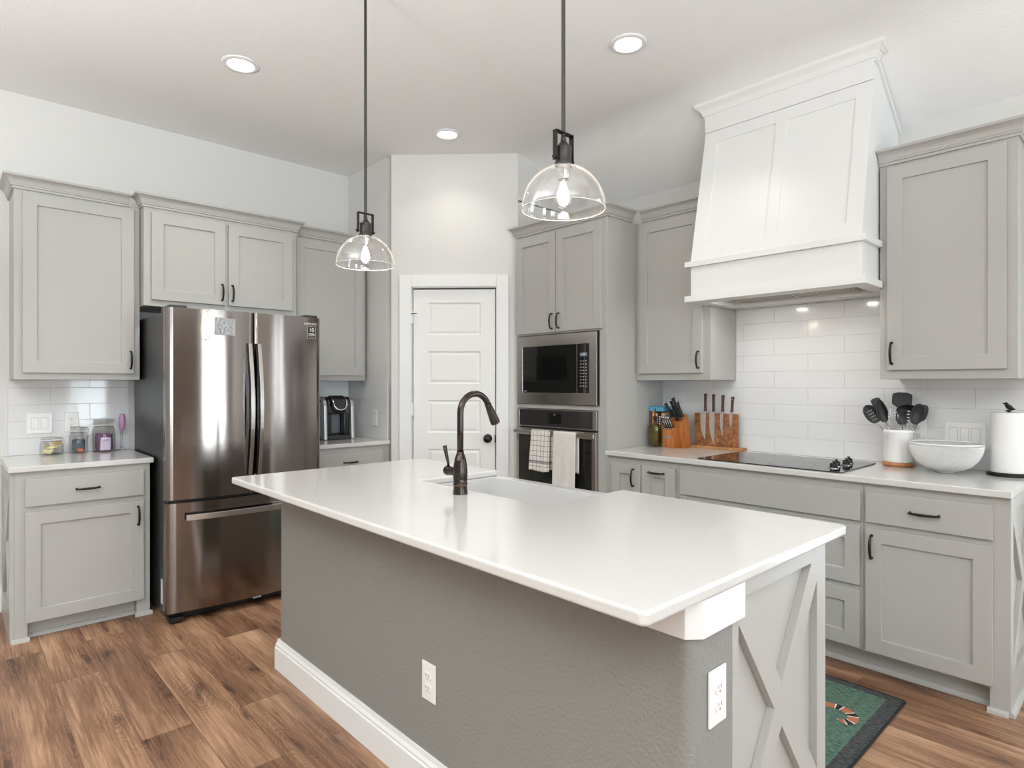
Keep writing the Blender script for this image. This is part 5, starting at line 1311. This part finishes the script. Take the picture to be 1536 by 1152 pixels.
for k in range(5):
    packet('dark slate packet inside the narrow middle jar', 'dark packets in the middle jar', x + 0.002 * (-1) ** k, y - 0.02 + 0.010 * k, 0.010 + 0.008 * (k % 2), 1.5 * math.sqrt(0.043 ** 2 - (0.02 - 0.010 * k) ** 2), 0.072 - 0.008 * (k % 2), rgb(66, 76, 86), (-0.04, -0.10 + 0.05 * k, 0), 'snack_packet')
packet('small orange packet at the bottom of the narrow middle jar', None, x + 0.004, y - 0.034, 0.008, 0.03, 0.022, rgb(206, 112, 66), (-0.3, 0.2, 0), 'snack_packet')
x, y, _, _ = J[2]
for k in range(6):
    packet('purple tea packet inside the tallest jar', 'purple tea packets in the tallest jar', x + 0.003 * (-1) ** k, y - 0.031 + 0.0115 * k, 0.007 + 0.010 * (k % 2), 1.62 * math.sqrt(0.055 ** 2 - (0.031 - 0.0115 * k) ** 2), 0.098, rgb(104, 58, 96), (-0.02, (-0.06, 0.05, -0.03, 0.06, -0.05, 0.03)[k], 0))
tp = packet('lilac and white labelled tea packet at the front of the tallest jar', None, x + 0.001, y - 0.0425, 0.010, 0.056, 0.080, rgb(216, 196, 220), (-0.04, 0.03, 0))
text('packet_lettering', 'TAZO', 0.013, mat('dark_purple_print', rgb(84, 60, 96), 0.6), tp, T(0, -0.0046, 0.062) @ FACE_Y)
M_PURP = mat('lilac_plastic', rgb(186, 140, 178), 0.35)
o = thing('milk_frother', 'lilac handled milk frother standing on its wire stand', 'frother', (0.836, 4.615, CT))
MB().lathe([(0.008, 0.125), (0.014, 0.135), (0.0185, 0.165), (0.0185, 0.205), (0.014, 0.23), (0.006, 0.236), (0, 0.2365)], seg=24).build('handle', M_PURP, o)
MB().lathe([(0.0016, 0.02), (0.0016, 0.13)], seg=8).build('shaft', M_CHROME, o)
m = MB()
for q in range(10):
    a = 2 * PI * q / 10; b_ = 2 * PI * (q + 1) / 10
m.tube([(0.011 * math.cos(2 * PI * k / 24), 0.011 * math.sin(2 * PI * k / 24), 0.018 + 0.001 * math.sin(k * 4)) for k in range(24)], 0.0018, 8, closed=True, up=(0, 0, 1)); m.build('whisk_coil', M_CHROME, o)
m = MB(); m.tube([(0.03 * math.cos(2 * PI * k / 32), 0.016 + 0.03 * math.sin(2 * PI * k / 32), 0.0018) for k in range(32)], 0.0018, 8, closed=True, up=(0, 0, 1))
m.tube([(0, 0.046, 0.0018), (0, 0.046, 0.14), (0, 0.035, 0.15), (0, 0.019, 0.15)], 0.0018, 8); m.build('stand', M_CHROME, o)

# ------------------------------------------------------------------ coffee maker
o = thing('coffee_maker', 'black and silver single serve coffee maker right of the refrigerator', 'coffee maker', (2.222, 4.445, CT), -0.10)
M_SILV = mat('silver_plastic', rgb(176, 176, 174), 0.3, 0.6)
def side(s):
    x0, x1 = sorted((s * 0.092, s * 0.122))
    pl = [(-0.125, 0.0), (0.15, 0.0), (0.15, 0.27), (0.12, 0.31), (-0.06, 0.318), (-0.095, 0.30), (-0.112, 0.26)]
    MB().prism(pl, 'x', x0, x1).build('side_panel', M_SILV, o, bevel=0.009, seg=3)
side(-1); side(1)
MB().box(-0.0915, 0.0915, 0.0, 0.15, 0.0, 0.325).build('body', M_BLKG, o, bevel=0.008)
MB().prism([(-0.105, 0.20), (0.0, 0.20), (0.0, 0.328), (-0.07, 0.328), (-0.10, 0.305)], 'x', -0.0915, 0.0915).build('shoulder', M_BLKG, o, bevel=0.006)
hd = MB().prism([(-0.135, 0.225), (-0.08, 0.195), (0.0, 0.195), (0.0, 0.337), (-0.075, 0.337), (-0.125, 0.31)], 'x', -0.050, 0.050).build('brew_head', M_BLK, o, bevel=0.008)
MB().tube([(-0.054, -0.085, 0.325), (-0.054, -0.122, 0.30), (-0.050, -0.139, 0.262), (-0.030, -0.146, 0.236), (0.0, -0.149, 0.228), (0.030, -0.146, 0.236), (0.050, -0.139, 0.262), (0.054, -0.122, 0.30), (0.054, -0.085, 0.325)], 0.0065, 12, up=(0, 0, 1)).build('lift_handle', M_CHROME, hd)
MB().box(-0.026, 0.026, -0.1365, -0.128, 0.262, 0.298).build('control_screen', M_BGLASS, hd)
MB().box(-0.045, 0.045, -0.012, -0.0005, 0.045, 0.195).build('back_plate', mat('slate_plastic', rgb(92, 96, 104), 0.35), o)
MB().box(-0.0915, 0.0915, -0.125, 0.0, 0.0, 0.036).build('drip_base', M_BLK, o, bevel=0.006)
MB().box(-0.06, 0.06, -0.115, -0.02, 0.036, 0.0385).build('drip_grate', M_BLKG, o)
MB().box(-0.0915, -0.048, -0.085, 0.0, 0.036, 0.2).build('left_column', M_BLKG, o, bevel=0.005)
MB().box(0.048, 0.0915, -0.085, 0.0, 0.036, 0.2).build('right_column', M_BLKG, o, bevel=0.005)
MB().box(-0.165, -0.124, -0.06, 0.14, 0.012, 0.285).build('water_tank', M_GLASS, o, bevel=0.008)
MB().box(-0.165, -0.124, -0.06, 0.14, 0.0, 0.0115).build('tank_base', M_BLK, o, bevel=0.002)
MB().box(-0.165, -0.124, -0.06, 0.14, 0.2855, 0.30).build('tank_lid', M_BLK, o, bevel=0.004)

# ------------------------------------------------------------------ torchiere bodies added around the two unseen ceiling fill lights
for (x, y), lab in zip(FILL_XY, ('added unseen fill lamp, black torchiere shape, left of the kitchen', 'added unseen fill lamp, black torchiere shape, in the living area')):
    o = thing('added_fill_lamp', lab, 'floor lamp', (x, y, 0), 0, 'added ceiling fill lamps')
    MB().lathe([(0.15, 0.0), (0.15, 0.012), (0.03, 0.03), (0.0, 0.031)], seg=32).build('base', M_BLACKM, o)
    MB().lathe([(0.012, 0.025), (0.012, 1.70)], seg=16).build('pole', M_BLACKM, o)
    MB().lathe([(0.0, 1.69), (0.05, 1.692), (0.16, 1.74), (0.27, 1.82), (0.315, 1.875), (0.31, 1.875), (0.262, 1.826), (0.15, 1.748), (0.0, 1.70)], seg=40).build('bowl', M_PLATE, o)
